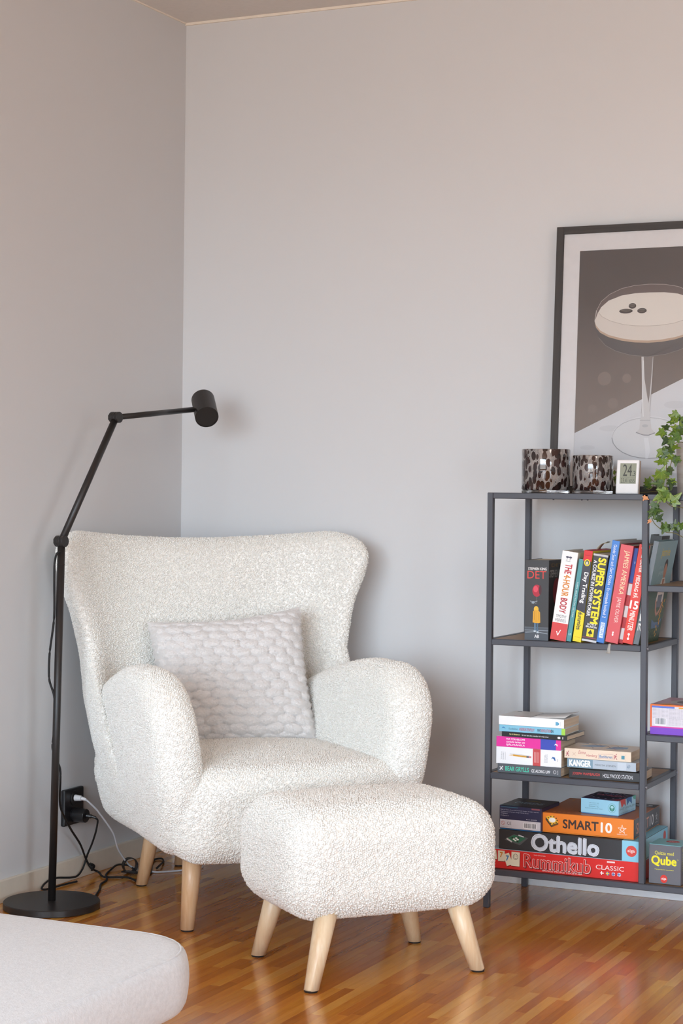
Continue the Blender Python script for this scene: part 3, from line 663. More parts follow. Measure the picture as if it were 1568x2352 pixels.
R.ell(.106, .192, .015, .018, '3A2C26'); R.ell(.106, .180, .013, .019, 'C08A70'); R.poly([(.074, .105), (.080, .145), (.094, .163), (.118, .163), (.136, .143), (.139, .100)], 'DED8D2'); R.poly([(.097, .160), (.106, .132), (.116, .160)], 'B07A60')
R.rect(.088, .088, .124, .120, '6A6E78'); R.line([(.076, .108), (.090, .080), (.106, .068)], .009, 'C4907A'); R.line([(.139, .105), (.127, .080), (.108, .070)], .009, 'C4907A')
R.poly([(.07, .06), (.10, .05), (.14, .05), (.16, .06), (.15, .035), (.08, .035)], '56749A')
for k in range(26): R.ell(.150+random.uniform(-.012, .012)-.03*(k/26), .105-k*.0036, .0035, .0028, random.choice(['D89A2E', 'C8862A', 'E0B040']))
for k in range(30): R.line([(random.uniform(0, w_-.01), random.uniform(0, .05)), (random.uniform(0, w_-.01), random.uniform(.0, .06))], .0006, random.choice(['5C7048', '2E4028', '6A8050']))
R.done()
# 10 dark book pushed to the back
e, P, R, Tp = book('dark_book', 'dark book set further back behind the red cookbooks, only its top edge showing', .030, .262, .070, (1.4470, -.138, Z2), ('3c3a38', '4a4640'), lean=math.radians(7), group=GU, hard=True)
# paper slip and ribbon
bm = bmesh.new(); pr = []
for i in range(9):
    t = i/8; a = t*2.2; x = 1.340+.026*t; z = .893+.020*math.sin(a*.9)*(1-.1*t)+.004*t
    pr.append((bm.verts.new((x, -.262+.01*t, z)), bm.verts.new((x+.004, -.232+.008*t, z+.004))))
for (a, b), (c, d) in zip(pr, pr[1:]): bm.faces.new((a, b, d, c))
o = tag(obj('paper_slip', bm, mat('receipt_paper', (206, 200, 178), .8), None, True), 'curled pale paper slip sticking up from the black poker book', 'paper slip')
s = o.modifiers.new('s', 'SOLIDIFY'); s.thickness = .0003
bm = bmesh.new(); r_ = []
for i, (y, z, w) in enumerate([(-.350, .6735, .006), (-.3585, .6740, .006), (-.3592, .668, .0065), (-.3594, .660, .008), (-.3600, .650, .012)]):
    r_.append((bm.verts.new((1.4135-w/2-.0012*i, y, z)), bm.verts.new((1.4135+w/2-.0012*i, y, z))))
for (a, b), (c, d) in zip(r_, r_[1:]): bm.faces.new((a, b, d, c))
o = tag(obj('bookmark_ribbon', bm, mat('ribbon', (176, 172, 166), .7), None, True), 'small grey bookmark ribbon hanging over the front rail of the upper shelf', 'bookmark')
o.modifiers.new('s', 'SOLIDIFY').thickness = .0004

# lying stacks, middle shelf
Z3 = .3387; GA = 'stacked books at the left of the middle shelf'; GB = 'stacked books at the right of the middle shelf'; ya = -.342
def ly_(name, label, x0, x1, z0, z1, d, cols, g, yaw=0, y=ya, **k): return book(name, label, x1-x0, z1-z0, d, (x0, y, z0), cols, lie=True, yaw=math.radians(yaw), group=g, **k)
e, P, R, Tp = ly_('paperback_book', 'grey spine with green and white capitals, bottom of the left stack', 1.1200, 1.2870, Z3, .3610, .118, ('5d6066', '6c6e72'), GA, -1)
P.text('BEAR GRYLLS', .021, .0055, .083, .0165, '4CCFB0', bold=.05); P.text('GE ALDRIG UPP', .090, .006, .139, .0135, 'E8E8EA', bold=.04)
P.line([(.006, .006), (.014, .016)], .0025, 'F0F0F0'); P.line([(.006, .015), (.014, .007)], .002, 'F0F0F0'); P.ell(.151, .011, .004, .0045, 'D8D8DA'); P.ell(.151, .011, .003, .0035, '5D6066'); P.text('BOOK', .157, .005, .160, .016, 'D8D8DA', 90); P.done()
e, P, R, Tp = ly_('paperback_book', 'thick white spine with a yellow pencil and a red band', 1.1160, 1.2865, .3613, .4030, .112, ('f2f2f4', 'e6e6e6'), GA, 0.3)
P.rect(.0965, 0, .1165, .0417, 'C8484A')
for k in range(4): P.line([(.1005+k*.0038, .008), (.1005+k*.0038, .034)], .0010, 'E8C0BC')
P.poly([(.033, .0220), (.045, .0245), (.082, .0225), (.082, .0185), (.045, .0200)], 'E0A83C'); P.poly([(.033, .0220), (.045, .0245), (.045, .0200)], 'E6CBA4'); P.line([(.046, .0222), (.082, .0205)], .0008, 'B57C22'); P.rect(.080, .0183, .086, .0225, '5A5A5A'); P.rect(.086, .0183, .0925, .0225, 'C87878'); P.line([(.036, .0255), (.088, .0240)], .0012, 'C4C4C8')
for t, x0 in (('TÄNKA', .0125), ('SNABBT', .0175), ('LÅNGSAMT', .0225)): P.text(t, x0, .010, x0+.0028, .030, '96969C', 90)
for t, x0 in (('DANIEL', .127), ('KAHNEMAN', .132)): P.text(t, x0, .010, x0+.0028, .030, '96969C', 90)
P.poly([(.144, .019), (.148, .0255), (.154, .024), (.156, .016), (.1525, .0165), (.151, .020), (.1475, .0215)], '3C6CA8'); P.text('NYA', .160, .014, .162, .021, '6a6a70', 90); P.done()
e, P, R, Tp = ly_('paperback_book', 'pink and blue spine with white lettering in the left stack', 1.1160, 1.2852, .4033, .4290, .115, ('e8329e', 'eef0f0'), GA, 0)
P.rect(.1165, 0, .1565, .0257, '3A4CB4'); P.text('SJÄLVKÄNSLA', .0265, .0030, .0755, .0090, 'F8E8F2', bold=.06); P.text('samlade tankar om', .0265, .0110, .0755, .0160, 'F8E8F2', bold=.04); P.text('MIA TÖRNBLOMS', .0265, .0180, .0755, .0232, 'F8E8F2', bold=.04)
P.poly([(.152, .012), (.155, .0165), (.160, .015), (.1615, .010), (.159, .011), (.157, .0135)], 'F4F0F4'); P.done()
e, P, R, Tp = ly_('paperback_book', 'thin black spine with small white lettering, pushed right in the left stack', 1.1300, 1.3030, .4293, .4412, .126, ('2b2b2d', '3a3a3c'), GA, -2)
P.text('Per H Börjesson', .021, .0040, .049, .0082, 'E8DC90', bold=.06); P.text('Så här kan alla svenskar bli miljonärer', .054, .0036, .125, .0076, 'E4E4E4', bold=.04); P.ell(.152, .006, .004, .003, 'E8E8E8'); P.rect(.161, .003, .163, .009, 'E0E0E0'); P.done()
e, P, R, Tp = ly_('paperback_book', 'light blue spine with red author name, second from the top of the left stack', 1.1230, 1.2955, .4415, .4580, .112, ('86c4dc', 'dce8ea'), GA, 0.4)
P.rect(.163, 0, .1725, .0165, 'A6D84C'); P.text('Kostdoktorn', .026, .0052, .050, .0108, '3A5A74'); P.text('ANDREAS EENFELDT', .053, .0045, .093, .0115, 'B85A6A', bold=.04); P.text('MAT', .101, .0045, .110, .0115, '3A5064', bold=.06); P.text('REVOLUTION', .110, .0045, .136, .0115, 'B85A6A', bold=.04); P.text('EN', .136, .0045, .142, .0115, '3A5064', bold=.06)
P.poly([(.007, .008), (.010, .012), (.015, .011), (.017, .006), (.014, .009)], '3C7CB8'); P.done()
e, P, R, Tp = ly_('paperback_book', 'white thick paperback with a lifted cover on top of the left stack', 1.1215, 1.2930, .4583, .4805, .118, ('f4f4f6', 'd6d4d2'), GA, -0.5)
P.poly([(.150, .0065), (.150, .0150), (.155, .0150), (.159, .0125), (.159, .0090), (.155, .0065)], '5FA6C8'); P.line([(.162, .005), (.162, .016)], .0006, 'b0b0b4'); P.done()
Tp.text('RIKSDAGEN', .080, .020, .088, .100, '4a4a4e', 90, .02); Tp.text('OCH STATEN', .105, .030, .110, .100, '7a7a7e', 90); Tp.text('STATSKUNSKAP', .152, .015, .157, .10, '8a8a8e', 90); Tp.ell(.050, .012, .014, .004, 'C04858'); Tp.rect(.012, .100, .024, .107, '3A4858'); Tp.done()
bm = bmesh.new(); rr_ = []
for i in range(9):
    t = i/8; zz = .0225+.008*t**2; rr_.append([bm.verts.new((.085+.0865*t, y, zz*(1) if y > .03 else .0225+.003*t**2)) for y in (.004, .06, .116)])
for a, b in zip(rr_, rr_[1:]):
    for k in (0, 1): bm.faces.new((a[k], b[k], b[k+1], a[k+1]))
o = obj('lifted_cover', bm, mat('cover', 'd6d4d2', .35), e, True); o.modifiers.new('s', 'SOLIDIFY').thickness = .0004
# right stack
e, P, R, Tp = ly_('paperback_book', 'black spine with red and white capitals, bottom of the right stack', 1.3060, 1.4870, Z3, .3610, .110, ('2a292b', '3a3a3c'), GB, 2, y=-.340)
P.text('JOSEPH WAMBAUGH', .0095, .0065, .0780, .0150, 'D8403A', bold=.0); P.text('HOLLYWOOD STATION', .0860, .0060, .1600, .0155, 'DCDCE0', bold=.0); P.done()
e, P, R, Tp = ly_('paperback_book', 'silver blue spine with bold white capitals in the middle of the right stack', 1.3000, 1.4745, .3640, .3855, .110, ('b4c0cc', 'c4ccd4'), GB, 0, y=-.336)
P.rect(0, 0, .0655, .0215, '7E9AAC'); P.text('KANGER', .006, .0035, .0600, .0185, 'F0F2F4', bold=.12); P.text('FÖRSTA STENEN', .071, .0080, .124, .0130, '5A6068'); P.text('4P', .152, .006, .160, .015, '7088A0'); P.rect(.128, .002, .150, .0195, 'C8D2DC'); P.done()
for yy_ in (.02, .07): bxo('page_block', (.006, .168, yy_, yy_+.03, -.0032, .0002), M_page, e)
e, P, R, Tp = ly_('paperback_book', 'cream paperback with red and blue drawings, top of the right stack', 1.2915, 1.4605, .3858, .4100, .112, ('ecd8c2', 'dcc6ae'), GB, 0.5, y=-.333)
P.text('Emma', .036, .0120, .054, .0200, 'B84450', shear=.3); P.text('Hamberg', .056, .0050, .084, .0130, 'B84450', shear=.3); P.line([(.087, .0035), (.124, .0050), (.124, .0160), (.087, .0145), (.087, .0035)], .0006, 'C89A98'); P.text('Baddaren', .090, .0060, .122, .0125, '6C88B0', bold=.06)
for cx in (.008, .130): P.line([(cx-.004, .004), (cx+.003, .018)], .0014, 'B05060'); P.line([(cx-.003, .015), (cx+.004, .004)], .0014, 'B05060'); P.line([(cx-.004, .010), (cx+.004, .012)], .0010, 'B05060')
P.line([(.021, .007), (.029, .015)], .0006, 'C8A090'); P.line([(.021, .015), (.029, .007)], .0006, 'C8A090'); P.rect(.145, .006, .153, .0145, '4E90A4'); P.line([(.156, .003), (.156, .018)], .0005, 'C8B8A8'); P.done()
Tp.poly([(.02, .05), (.045, .085), (.085, .09), (.080, .06), (.05, .045)], '8FA8C4'); Tp.poly([(.095, .03), (.105, .075), (.14, .08), (.145, .05), (.125, .035)], '8FA8C4'); Tp.poly([(.01, .10), (.03, .108), (.03, .10)], '6C80A0')
for k in range(9):
    a, b = random.uniform(.02, .12), random.uniform(.01, .1); pts_ = [(a+.03*t, b*.9+.012*math.sin(t*5+k)) for t in (0, .2, .4, .6, .8, 1)]; Tp.line(pts_, .0014, random.choice(['B06070', '9C4C5C', '6A5A60']))
Tp.done()

# ---------------------------------------------------------------- board games
Z4 = .0987; GG = 'board games on the lower shelf'
def carton(name, label, w, h, d, loc, yaw, col, top=None, side=None, group=GG, cat='board game', lid=None):
    e = empty(name, loc, (0, 0, math.radians(yaw))); c = mat('carton', col, .38, noise=(20, .03)); ct = mat('carton', top or col, .38, noise=(20, .03)); cs = mat('carton', side or col, .38, noise=(20, .03))
    bm = bmesh.new(); box(bm, 0, w, 0, d, .0015 if lid else 0, h, bev=.0012, seg=1)
    for f in bm.faces:
        if f.normal.z > .7: f.material_index = 1
        elif f.normal.x > .7: f.material_index = 2
    obj('lid', bm, [c, ct, cs], e)
    bxo('tray', (.0015, w-.0015, .0015, d-.0015, 0, .003), mat('carton', lid or col, .4, noise=(20, .03)), e)
    tag(e, label, cat, group)
    return e, Print(e, (0, 0, 0), (1, 0, 0), (0, 0, 1)), Print(e, (w, 0, 0), (0, 1, 0), (0, 0, 1)), Print(e, (0, 0, h), (1, 0, 0), (0, 1, 0))
e, P, R, Tp = carton('board_game_box', 'long red game box with number tiles printed at its left, bottom of the pile', .386, .0490, .262, (1.1065, -.343, Z4), 0, 'dc2a26', top='a8bccb')
def tile(x, z, w, h, a, t, col):
    ca, sa = math.cos(a), math.sin(a); pts = [(-w/2, -h/2), (w/2, -h/2), (w/2, h/2), (-w/2, h/2)]
    P.poly([(x+.0015+px*ca-pz*sa, z-.0015+px*sa+pz*ca) for px, pz in pts], '7A1816'); P.poly([(x+px*ca-pz*sa, z+px*sa+pz*ca) for px, pz in pts], 'EFE6CC')
    if t: P.text(t, x-.0035-sa*.004, z-.003, x+.0035-sa*.004, z+.009, col, 0, .12)
tile(.006, .033, .016, .023, .12, '7', 'B03028'); tile(.0265, .0315, .018, .026, .02, '7', 'D88A2C'); tile(.044, .0245, .0165, .030, .35, '7', '2A78B0'); tile(.0640, .0270, .022, .035, -.02, '', '')
P.ell(.064, .0325, .0065, .0075, '4a4038'); P.ell(.064, .0325, .0055, .0065, 'EFE6CC')
for sx in (-.0022, .0022): P.ell(.064+sx, .0345, .0008, .0010, '4a4038')
P.line([(.0605, .0300), (.064, .0280), (.0675, .0300)], .0008, '4a4038')
P.text('THE ORIGINAL', .1115, .0400, .1430, .0425, 'F6D8D0')
for dx, dz in ((.0012, -.0016), (.0022, -.0024)): P.text('Rummikub', .086+dx, .0095+dz, .2580+dx, .0420+dz, '7A1414', bold=.085)
P.text('Rummikub', .086, .0095, .2580, .0420, 'F6E6E2', bold=.075); P.text('Rummikub', .0865, .0100, .2575, .0415, 'D83028', bold=.03)
P.text('BRINGS PEOPLE TOGETHER', .135, .0035, .2380, .0075, 'F6DAD4'); P.text('CLASSIC', .272, .0225, .3430, .0335, 'F8E8E4', bold=.0); P.rect(.300, .0405, .3200, .0445, 'F4D8D4')
for k, (c1, c2) in enumerate((('D83028', 'F8F8F8'), ('3A70B8', 'F0D040'), ('F0F0F0', '2A50A0'), ('F4F4F8', '3060B0'))):
    x0 = .283+.0145*k; P.ell(x0+.0045, .0140, .0046, .0046, c1 if k != 2 else 'E8C8C8'); P.rect(x0+.0030, .0096, x0+.0048, .0184, c2); P.rect(x0, .0130, x0+.0090, .0150, c2)
P.done()
e, P, R, Tp = carton('board_game_box', 'long black game box with silver lettering and a light blue end, on the red box', .364, .0490, .245, (1.1257, -.343, Z4+.0492), 0, '343538', top='343538', side='86c6de')
P.rect(.3180, 0, .364, .049, '8CCBE2'); P.ell(.3415, .0245, .0135, .0135, 'D8483E'); P.text('alga', .332, .0195, .3500, .0290, 'F8EEEA', 0, .02)
for b_, c_, i in ((.13, 'E6EAF0', 0), (.09, 'AEB8C6', 1)): P.text('Othello', .087+.001*i, .0050+.001*i, .2590-.001*i, .0440-.001*i, c_, 0, b_)
P.text('Othello', .089, .0055, .2570, .0425, 'D4DAE4', 0, .05)
P.poly([(.0150, .0240), (.0400, .0395), (.0780, .0330), (.0560, .0130)], '55585A'); P.poly([(.0200, .0262), (.0400, .0375), (.0720, .0320), (.0520, .0180)], '2C6A4E')
for a, b in ((.040, .027), (.046, .030), (.044, .024), (.050, .027)): P.ell(a, b, .0030, .0020, 'E8ECE8')
for a, b in ((.036, .030), (.052, .031), (.050, .022)): P.ell(a, b, .0024, .0016, '1a1c1c')
P.line([(.021, .0275), (.035, .0200)], .004, 'C8CCCC'); P.line([(.052, .038), (.066, .0345)], .003, 'C8CCCC'); P.done()
R.ell(.215, .030, .012, .013, 'B84A48'); R.done(); Tp.ell(.335, .21, .016, .014, 'B84A48'); Tp.rect(.318, 0, .364, .245, '8CCBE2'); Tp.done()
zs = Z4+.0984
e, P, R, Tp = carton('board_game_box', 'orange square game box with black and white lettering, on the black box', .238, .0490, .240, (1.2325, -.336, zs+.0015), 1.0, 'ee8428', top='b4622c', side='4a484c', lid='f09030')
P.text('SMART', .058, .0135, .148, .0350, '3A2A24', 0, .08); P.text('10', .155, .0115, .182, .0350, 'F6F0EA', 0, .10)
P.poly([(.0135, .038), (.032, .043), (.046, .026), (.028, .0185)], 'EDB428'); P.poly([(.0135, .038), (.028, .0185), (.028, .0130), (.0130, .031)], '4a3620'); P.poly([(.028, .0185), (.046, .026), (.046, .021), (.028, .0130)], '6a4820'); P.ell(.0305, .031, .0085, .0060, 'F2EEE6')
for k in range(10): a = k*2*PI/10; P.ell(.0305+.0125*math.cos(a), .031+.0088*math.sin(a), .0016, .0014, '2a2420')
st = [(.208+.011*math.sin(k*4*PI/5), .0225+.0115*math.cos(k*4*PI/5)) for k in range(6)]; P.line(st, .0009, 'F8ECE0'); P.text('GAMES FACTORY', .195, .0090, .221, .0115, 'F8ECE0'); P.done()
R.text('SMART', .020, .010, .135, .036, 'D89A84', 0, .03); R.text('10', .145, .010, .180, .036, 'DEDCDC', 0, .05); st = [(.208+.010*math.sin(k*4*PI/5), .0245+.0105*math.cos(k*4*PI/5)) for k in range(6)]; R.line(st, .0009, 'D8D8D8'); R.line([(.198, .011), (.218, .011)], .0008, 'D8D8D8'); R.done()
Tp.rect(.14, .19, .238, .24, '4A484C'); Tp.ell(.205, .215, .022, .014, 'C8C8CA'); Tp.ell(.205, .215, .012, .006, '4A484C'); Tp.text('10', .02, .19, .06, .22, 'C87A3C'); Tp.ell(.13, .17, .014, .011, '6a8a60')
for k in range(4): Tp.ell(.03+k*.012, .02, .004, .004, 'D8926A')
Tp.ell(.09, .05, .008, .006, '3a3c30'); Tp.done()
e, P, R, Tp = carton('board_game_box', 'dark navy small game box turned slightly, left on the black box', .112, .0590, .125, (1.1262, -.3420, zs+.001), -2, '2c2c48', top='24242e', lid='2a7ab8')
P.rect(.002, .0030, .110, .0245, 'CFCBD0'); P.rect(.064, .0065, .099, .0200, 'F0EEF0')
xx = .066
while xx < .097: w = random.choice((.0005, .0009, .0013)); P.rect(xx, .0075, xx+w, .0190, '3a3a40'); xx += w+random.choice((.0006, .0010))
P.ell(.010, .0150, .0050, .0050, 'B86A6C'); P.ell(.010, .0150, .0040, .0040, 'CFCBD0'); P.line([(.0065, .0185), (.0135, .0115)], .0010, 'B86A6C'); P.text('CE', .021, .0115, .032, .0190, '4a4a52'); P.text('SMALL PARTS CHOKING HAZARD', .004, .0050, .034, .0070, '8a8a90')
for k, (t, b1) in enumerate((('Made by Games Group AB, Stockholm Sweden. All rights reserved', .104), ('Manufacturing and graphic design: Games Group', .078), ('www.games.se', .022), ('info@games.se', .026))): P.text(t, .003, .0470-k*.0048, b1, .0498-k*.0048, 'B9B9C8')
P.text('Best.nr. 20140104', .072, .0275, .100, .0300, 'C8C8D4'); P.rect(.086, .0535, .108, .0570, '8A4A50'); P.rect(.004, .0545, .050, .0560, '3A6A7A'); P.done()
Tp.text('ÖVERENS', .020, .045, .095, .075, '8CA0B0', 0, .05); Tp.line([(.035, .090), (.075, .090)], .004, 'A8963A'); Tp.text('KOMMER NI', .03, .10, .08, .112, '5a6470'); Tp.text('EN FEST I FÖRPACKNING', .02, .018, .09, .030, '6A7478'); Tp.rect(.001, .002, .050, .006, '2A6A80'); Tp.done()
e, P, R, Tp = carton('card_game_box', 'light blue small box with a red and a blue pennant on the orange box', .100, .0385, .112, (1.3250, -.302, zs+.0507), -5.5, '9cd0e6', top='3a3a5a', side='a4d2e6', lid='3a78b0')
for k, t in enumerate(('TRYCKT PÅ', 'MILJÖVÄNLIGT', 'PAPPER I EU')): P.text(t, .022, .0265-k*.0045, .048, .0290-k*.0045, '4A7A8A')
P.text('KLIMATKOMPENSERAD FRAKT', .012, .0130, .058, .0148, '4A7A8A'); P.ell(.0830, .0190, .0105, .0115, '6AA8A0'); P.ell(.0830, .0190, .0098, .0108, '9CD0E6'); P.ell(.0830, .0190, .0068, .0078, '3E8A7C'); P.ell(.0830, .0215, .0042, .0034, 'A8D8E0'); P.rect(.0822, .0130, .0838, .0210, 'A8D8E0'); P.done()
R.poly([(.010, .0385), (.044, .0385), (.046, .0190), (.0350, .0270), (.020, .0180)], 'D8403A'); R.poly([(.050, .0385), (.084, .0385), (.086, .0200), (.070, .0290), (.056, .0200)], '2E6AA4'); R.poly([(.088, .0385), (.112, .0385), (.110, .028), (.098, .030)], '5FB0A0')
R.text('BÄST I FAMILJEN', .008, .0115, .105, .0195, '6A8C9C'); R.text('2-99 ÅR - 2-6 SPELARE - 15 MIN', .012, .0045, .100, .0075, '6A8C9C'); R.done()
Tp.ell(.05, .06, .044, .048, '232440', 18); Tp.text('FAMILJEN', .018, .05, .085, .075, 'D87C98', 0, .03); Tp.text('BÄST I', .03, .08, .07, .098, '9CB4E0', 0, .03); Tp.poly([(.08, .0), (.1, .0), (.1, .03)], 'C0404A')
for k in range(14): a = k*2*PI/14; Tp.ell(.05+.042*math.cos(a), .06+.046*math.sin(a), .003, .003, 'C8D0E8')
Tp.done()
e, P, R, Tp = carton('quiz_game_box', 'grey cube box with a teal top and yellow lettering, right of the metal post', .0800, .0950, .082, (1.5085, -.335, Z4+.0003), -1.5, '6a6a70', top='7ab4bc', side='5c5c64')
P.text('Quizza med', .015, .0690, .0620, .0790, 'E8E048', 0, .01); P.text('Qube', .0070, .0430, .0680, .0670, 'F2E62A', 0, .09); P.text('TM', .070, .060, .0735, .0625, 'E8E048'); P.text('Frågesporten för smartskallar!', .015, .0330, .0620, .0365, 'E8E048', 0, .01); P.ell(.0380, .0130, .0088, .0098, 'D8382E'); P.text('alga', .0320, .0095, .0440, .0165, 'F8EEEA', 0, .03); P.done()
R.text('1000+', .010, .080, .05, .088, 'D0C838')
for k in range(8): R.line([(.010, .073-k*.0055), (.055, .073-k*.0055)], .0012, 'A8A448')
R.ell(.03, .018, .010, .010, 'C8C8D0'); R.ell(.03, .018, .0075, .0075, '5c5c64'); R.done()
Tp.ell(.045, .050, .017, .014, 'B04048'); Tp.text('alga', .034, .044, .056, .056, 'E0B0AC', 0, .03); Tp.done()
LL_ = Print(e, (0, .082, 0), (0, -1, 0), (0, 0, 1)); LL_.rect(.002, .002, .080, .093, 'D8CC30'); LL_.done()
e, P, R, Tp = carton('board_game_box', 'purple and orange game box with fine print on the right bay shelf', .200, .0720, .170, (1.5085, -.336, .4592), -.5, 'dcd8e0', top='b08898', lid='7a40c0', group='board games in the right bay')
P.rect(0, 0, .2, .0165, '7E44C4'); P.rect(0, .0165, .2, .0195, 'D83C9C'); P.rect(0, .0175, .004, .072, 'E8682C'); P.rect(0, .0685, .2, .072, 'E8762C'); P.rect(.004, .0640, .06, .0685, '5A78D0'); P.rect(.07, .0640, .12, .0675, 'E0A83C'); P.rect(.12, .0640, .2, .0675, 'D04880')
for k in range(8):
    P.text('spelet med frågor och uppdrag för hela familjen regler', .006, .0610-k*.0031, .100, .0630-k*.0031, '8C8894'); 
P.rect(.0110, .0215, .0400, .0400, 'ECEAF0'); xx = .0130
while xx < .0380: w = random.choice((.0005, .0009, .0014)); P.rect(xx, .0245, xx+w, .0390, '50646c'); xx += w+random.choice((.0006, .0010))
for k in range(6): P.text('Spelregler ingår. Från 12 år', .046, .0375-k*.0028, .085, .0392-k*.0028, '9894A0')
P.done(); Tp.ell(.085, .08, .055, .055, 'B8B8B8'); Tp.ell(.085, .08, .040, .040, '6c5a60'); Tp.line([(0, .004), (.2, .004)], .008, 'D0653A'); Tp.poly([(.01, .01), (.06, .01), (.04, .03)], 'D0A040'); Tp.done()

# ---------------------------------------------------------------- framed print leaning on the wall, standing on the unit
tilt = -math.atan(.045/.70)
pic = tag(empty('framed_picture', (1.157, -.083, 1.0385), (tilt, 0, 0)), 'black framed cocktail photograph leaning on the wall on top of the shelving unit', 'picture')
PW, PH, FW = .503, .7035, .0195
M_frm = wood('black_stained_wood', '2c2826', '403a37', (3, 60, 60), .5); M_frv = wood('black_stained_wood_v', '2c2826', '403a37', (60, 60, 3), .5)
g = .0002
bxo('frame_bar', (0, FW, 0, .020, 0, PH), M_frv, pic, bev=.0006, seg=1); bxo('frame_bar', (PW-FW, PW, 0, .020, 0, PH), M_frv, pic, bev=.0006, seg=1)
bxo('frame_bar', (FW+g, PW-FW-g, 0, .020, 0, FW), M_frm, pic, bev=.0006, seg=1); bxo('frame_bar', (FW+g, PW-FW-g, 0, .020, PH-FW, PH), M_frm, pic, bev=.0006, seg=1)
bxo('backing', (FW*.6, PW-FW*.6, .010, .016, FW*.6, PH-FW*.6), mat('backing_board', (120, 100, 80), .8), pic)
def print_paper():
    m = bpy.data.materials.new('photo_print'); m.use_nodes = True; nt = m.node_tree; b = nt.nodes['Principled BSDF']; b.inputs['Roughness'].default_value = .6
    tc = nt.nodes.new('ShaderNodeTexCoord'); sp = nt.nodes.new('ShaderNodeSeparateXYZ'); nt.links.new(tc.outputs['Generated'], sp.inputs[0])
    n = nt.nodes.new('ShaderNodeTexNoise'); n.inputs['Scale'].default_value = 3.5; nt.links.new(tc.outputs['Generated'], n.inputs['Vector'])
    a = nt.nodes.new('ShaderNodeMath'); a.operation = 'MULTIPLY_ADD'; a.inputs[1].default_value = .18; nt.links.new(n.outputs['Fac'], a.inputs[0]); nt.links.new(sp.outputs['Z'], a.inputs[2])
    r = nt.nodes.new('ShaderNodeValToRGB'); r.color_ramp.elements[0].position = .32; r.color_ramp.elements[0].color = lin('84766e'); r.color_ramp.elements[1].position = .86; r.color_ramp.elements[1].color = lin('5c5452')
    nt.links.new(a.outputs[0], r.inputs[0]); nt.links.new(r.outputs[0], b.inputs['Base Color']); return m
ax0, ax1, az0, az1 = .0635, PW-.0635, .0635, PH-.0650
bm = bmesh.new()
for a in ((FW-.004, ax0, FW-.004, PH-FW+.004), (ax1, PW-FW+.004, FW-.004, PH-FW+.004), (ax0, ax1, FW-.004, az0), (ax0, ax1, az1, PH-FW+.004)): box(bm, a[0], a[1], .0065, .0080, a[2], a[3])
obj('passepartout', bm, mat('mat_board', (226, 222, 222), .8), pic)
bxo('art_print', (ax0-.003, ax1+.003, .0082, .0092, az0-.003, az1+.003), print_paper(), pic)
G = {'bowl':[(0.109,0.4505),(0.1108,0.431),(0.1209,0.4079),(0.1404,0.3868),(0.169,0.3714),(0.2077,0.3603),(0.2564,0.3548)],
'cream':[(0.109,0.4505),(0.113,0.4344),(0.1252,0.4203),(0.1479,0.4083),(0.1833,0.3983),(0.2183,0.3929),(0.2553,0.3909)],
'rimtop':[(0.109,0.4505),(0.1139,0.4801),(0.125,0.5026),(0.148,0.5213),(0.1792,0.535),(0.2139,0.5417),(0.2508,0.5437)],
'liq':[(0.1188,0.4754),(0.1255,0.4878),(0.145,0.5043),(0.1797,0.5167),(0.2145,0.5212),(0.2515,0.5221)],
'line':[(0.1176,0.4754),(0.1286,0.4625),(0.1525,0.4504),(0.1879,0.4402),(0.2228,0.4358),(0.254,0.4349)],
'stem':[(0.2379,0.3551),(0.2408,0.2976),(0.2436,0.2412),(0.2412,0.2075),(0.2394,0.1906),(0.2377,0.1681),(0.2288,0.1592),(0.2486,0.1524),(0.2624,0.1518),(0.2793,0.1579),(0.2699,0.168),(0.2658,0.1904),(0.264,0.2129),(0.266,0.2634),(0.2681,0.3084),(0.269,0.3545)],
'stemdark':[(0.2437,0.355),(0.2477,0.2974),(0.256,0.2523),(0.2599,0.2343),(0.2627,0.2578),(0.265,0.2972),(0.2679,0.3545)],
'foot':[(0.358,0.1442),(0.3552,0.1307),(0.3461,0.1181),(0.3313,0.1073),(0.3118,0.0989),(0.2889,0.0937),(0.2641,0.0918),(0.2391,0.0936),(0.2156,0.0988),(0.1952,0.1072),(0.1794,0.1181),(0.1692,0.1309),(0.1654,0.1447),(0.1684,0.1584),(0.1777,0.1712),(0.1929,0.1821),(0.2128,0.1904),(0.2361,0.1956),(0.261,0.1972),(0.286,0.1952),(0.3092,0.1898),(0.3292,0.1814),(0.3446,0.1704),(0.3544,0.1578)]}
def mir(pts, cx=.2540):
    def clampx(q): return (min(q[0], ax1), q[1])
    return [clampx(p) for p in pts]+[clampx((2*cx-x, z)) for x, z in reversed(pts)]
A = Print(pic, (0, .0082, 0), (1, 0, 0), (0, 0, 1), 'printed_shape')
dg = lambda x: .1581+(x-.0638)*(.298-.1581)/(.3503-.0638)
pass
A.poly([(ax0, az0), (ax1, az0), (ax1, dg(ax1)), (ax0, dg(ax0))], 'D2D0D2')
for a, b, rx, ry in ((.10, .12, .02, .006), (.16, .17, .03, .008), (.33, .23, .03, .010), (.13, .09, .03, .006), (.38, .12, .03, .010), (.34, .20, .02, .005)): A.ell(a, b, rx, ry, 'CBC9CB')
for a, b, rx in ((.11, .22, .012), (.165, .235, .014), (.14, .30, .018), (.20, .30, .012)): A.ell(a, b, rx, rx, '85776F')
A.poly(mir(G['rimtop'])+[], '6E605D'); A.poly(mir(G['liq'])[:], 'DDD3CA')
rt = mir(G['rimtop']); bw = mir(G['bowl'])
A.poly(bw, '5E5857')
cr = mir(G['cream']); A.poly(cr, 'BFA48E'); A.poly([(x, z+.006) for x, z in cr], 'DCD2C9')
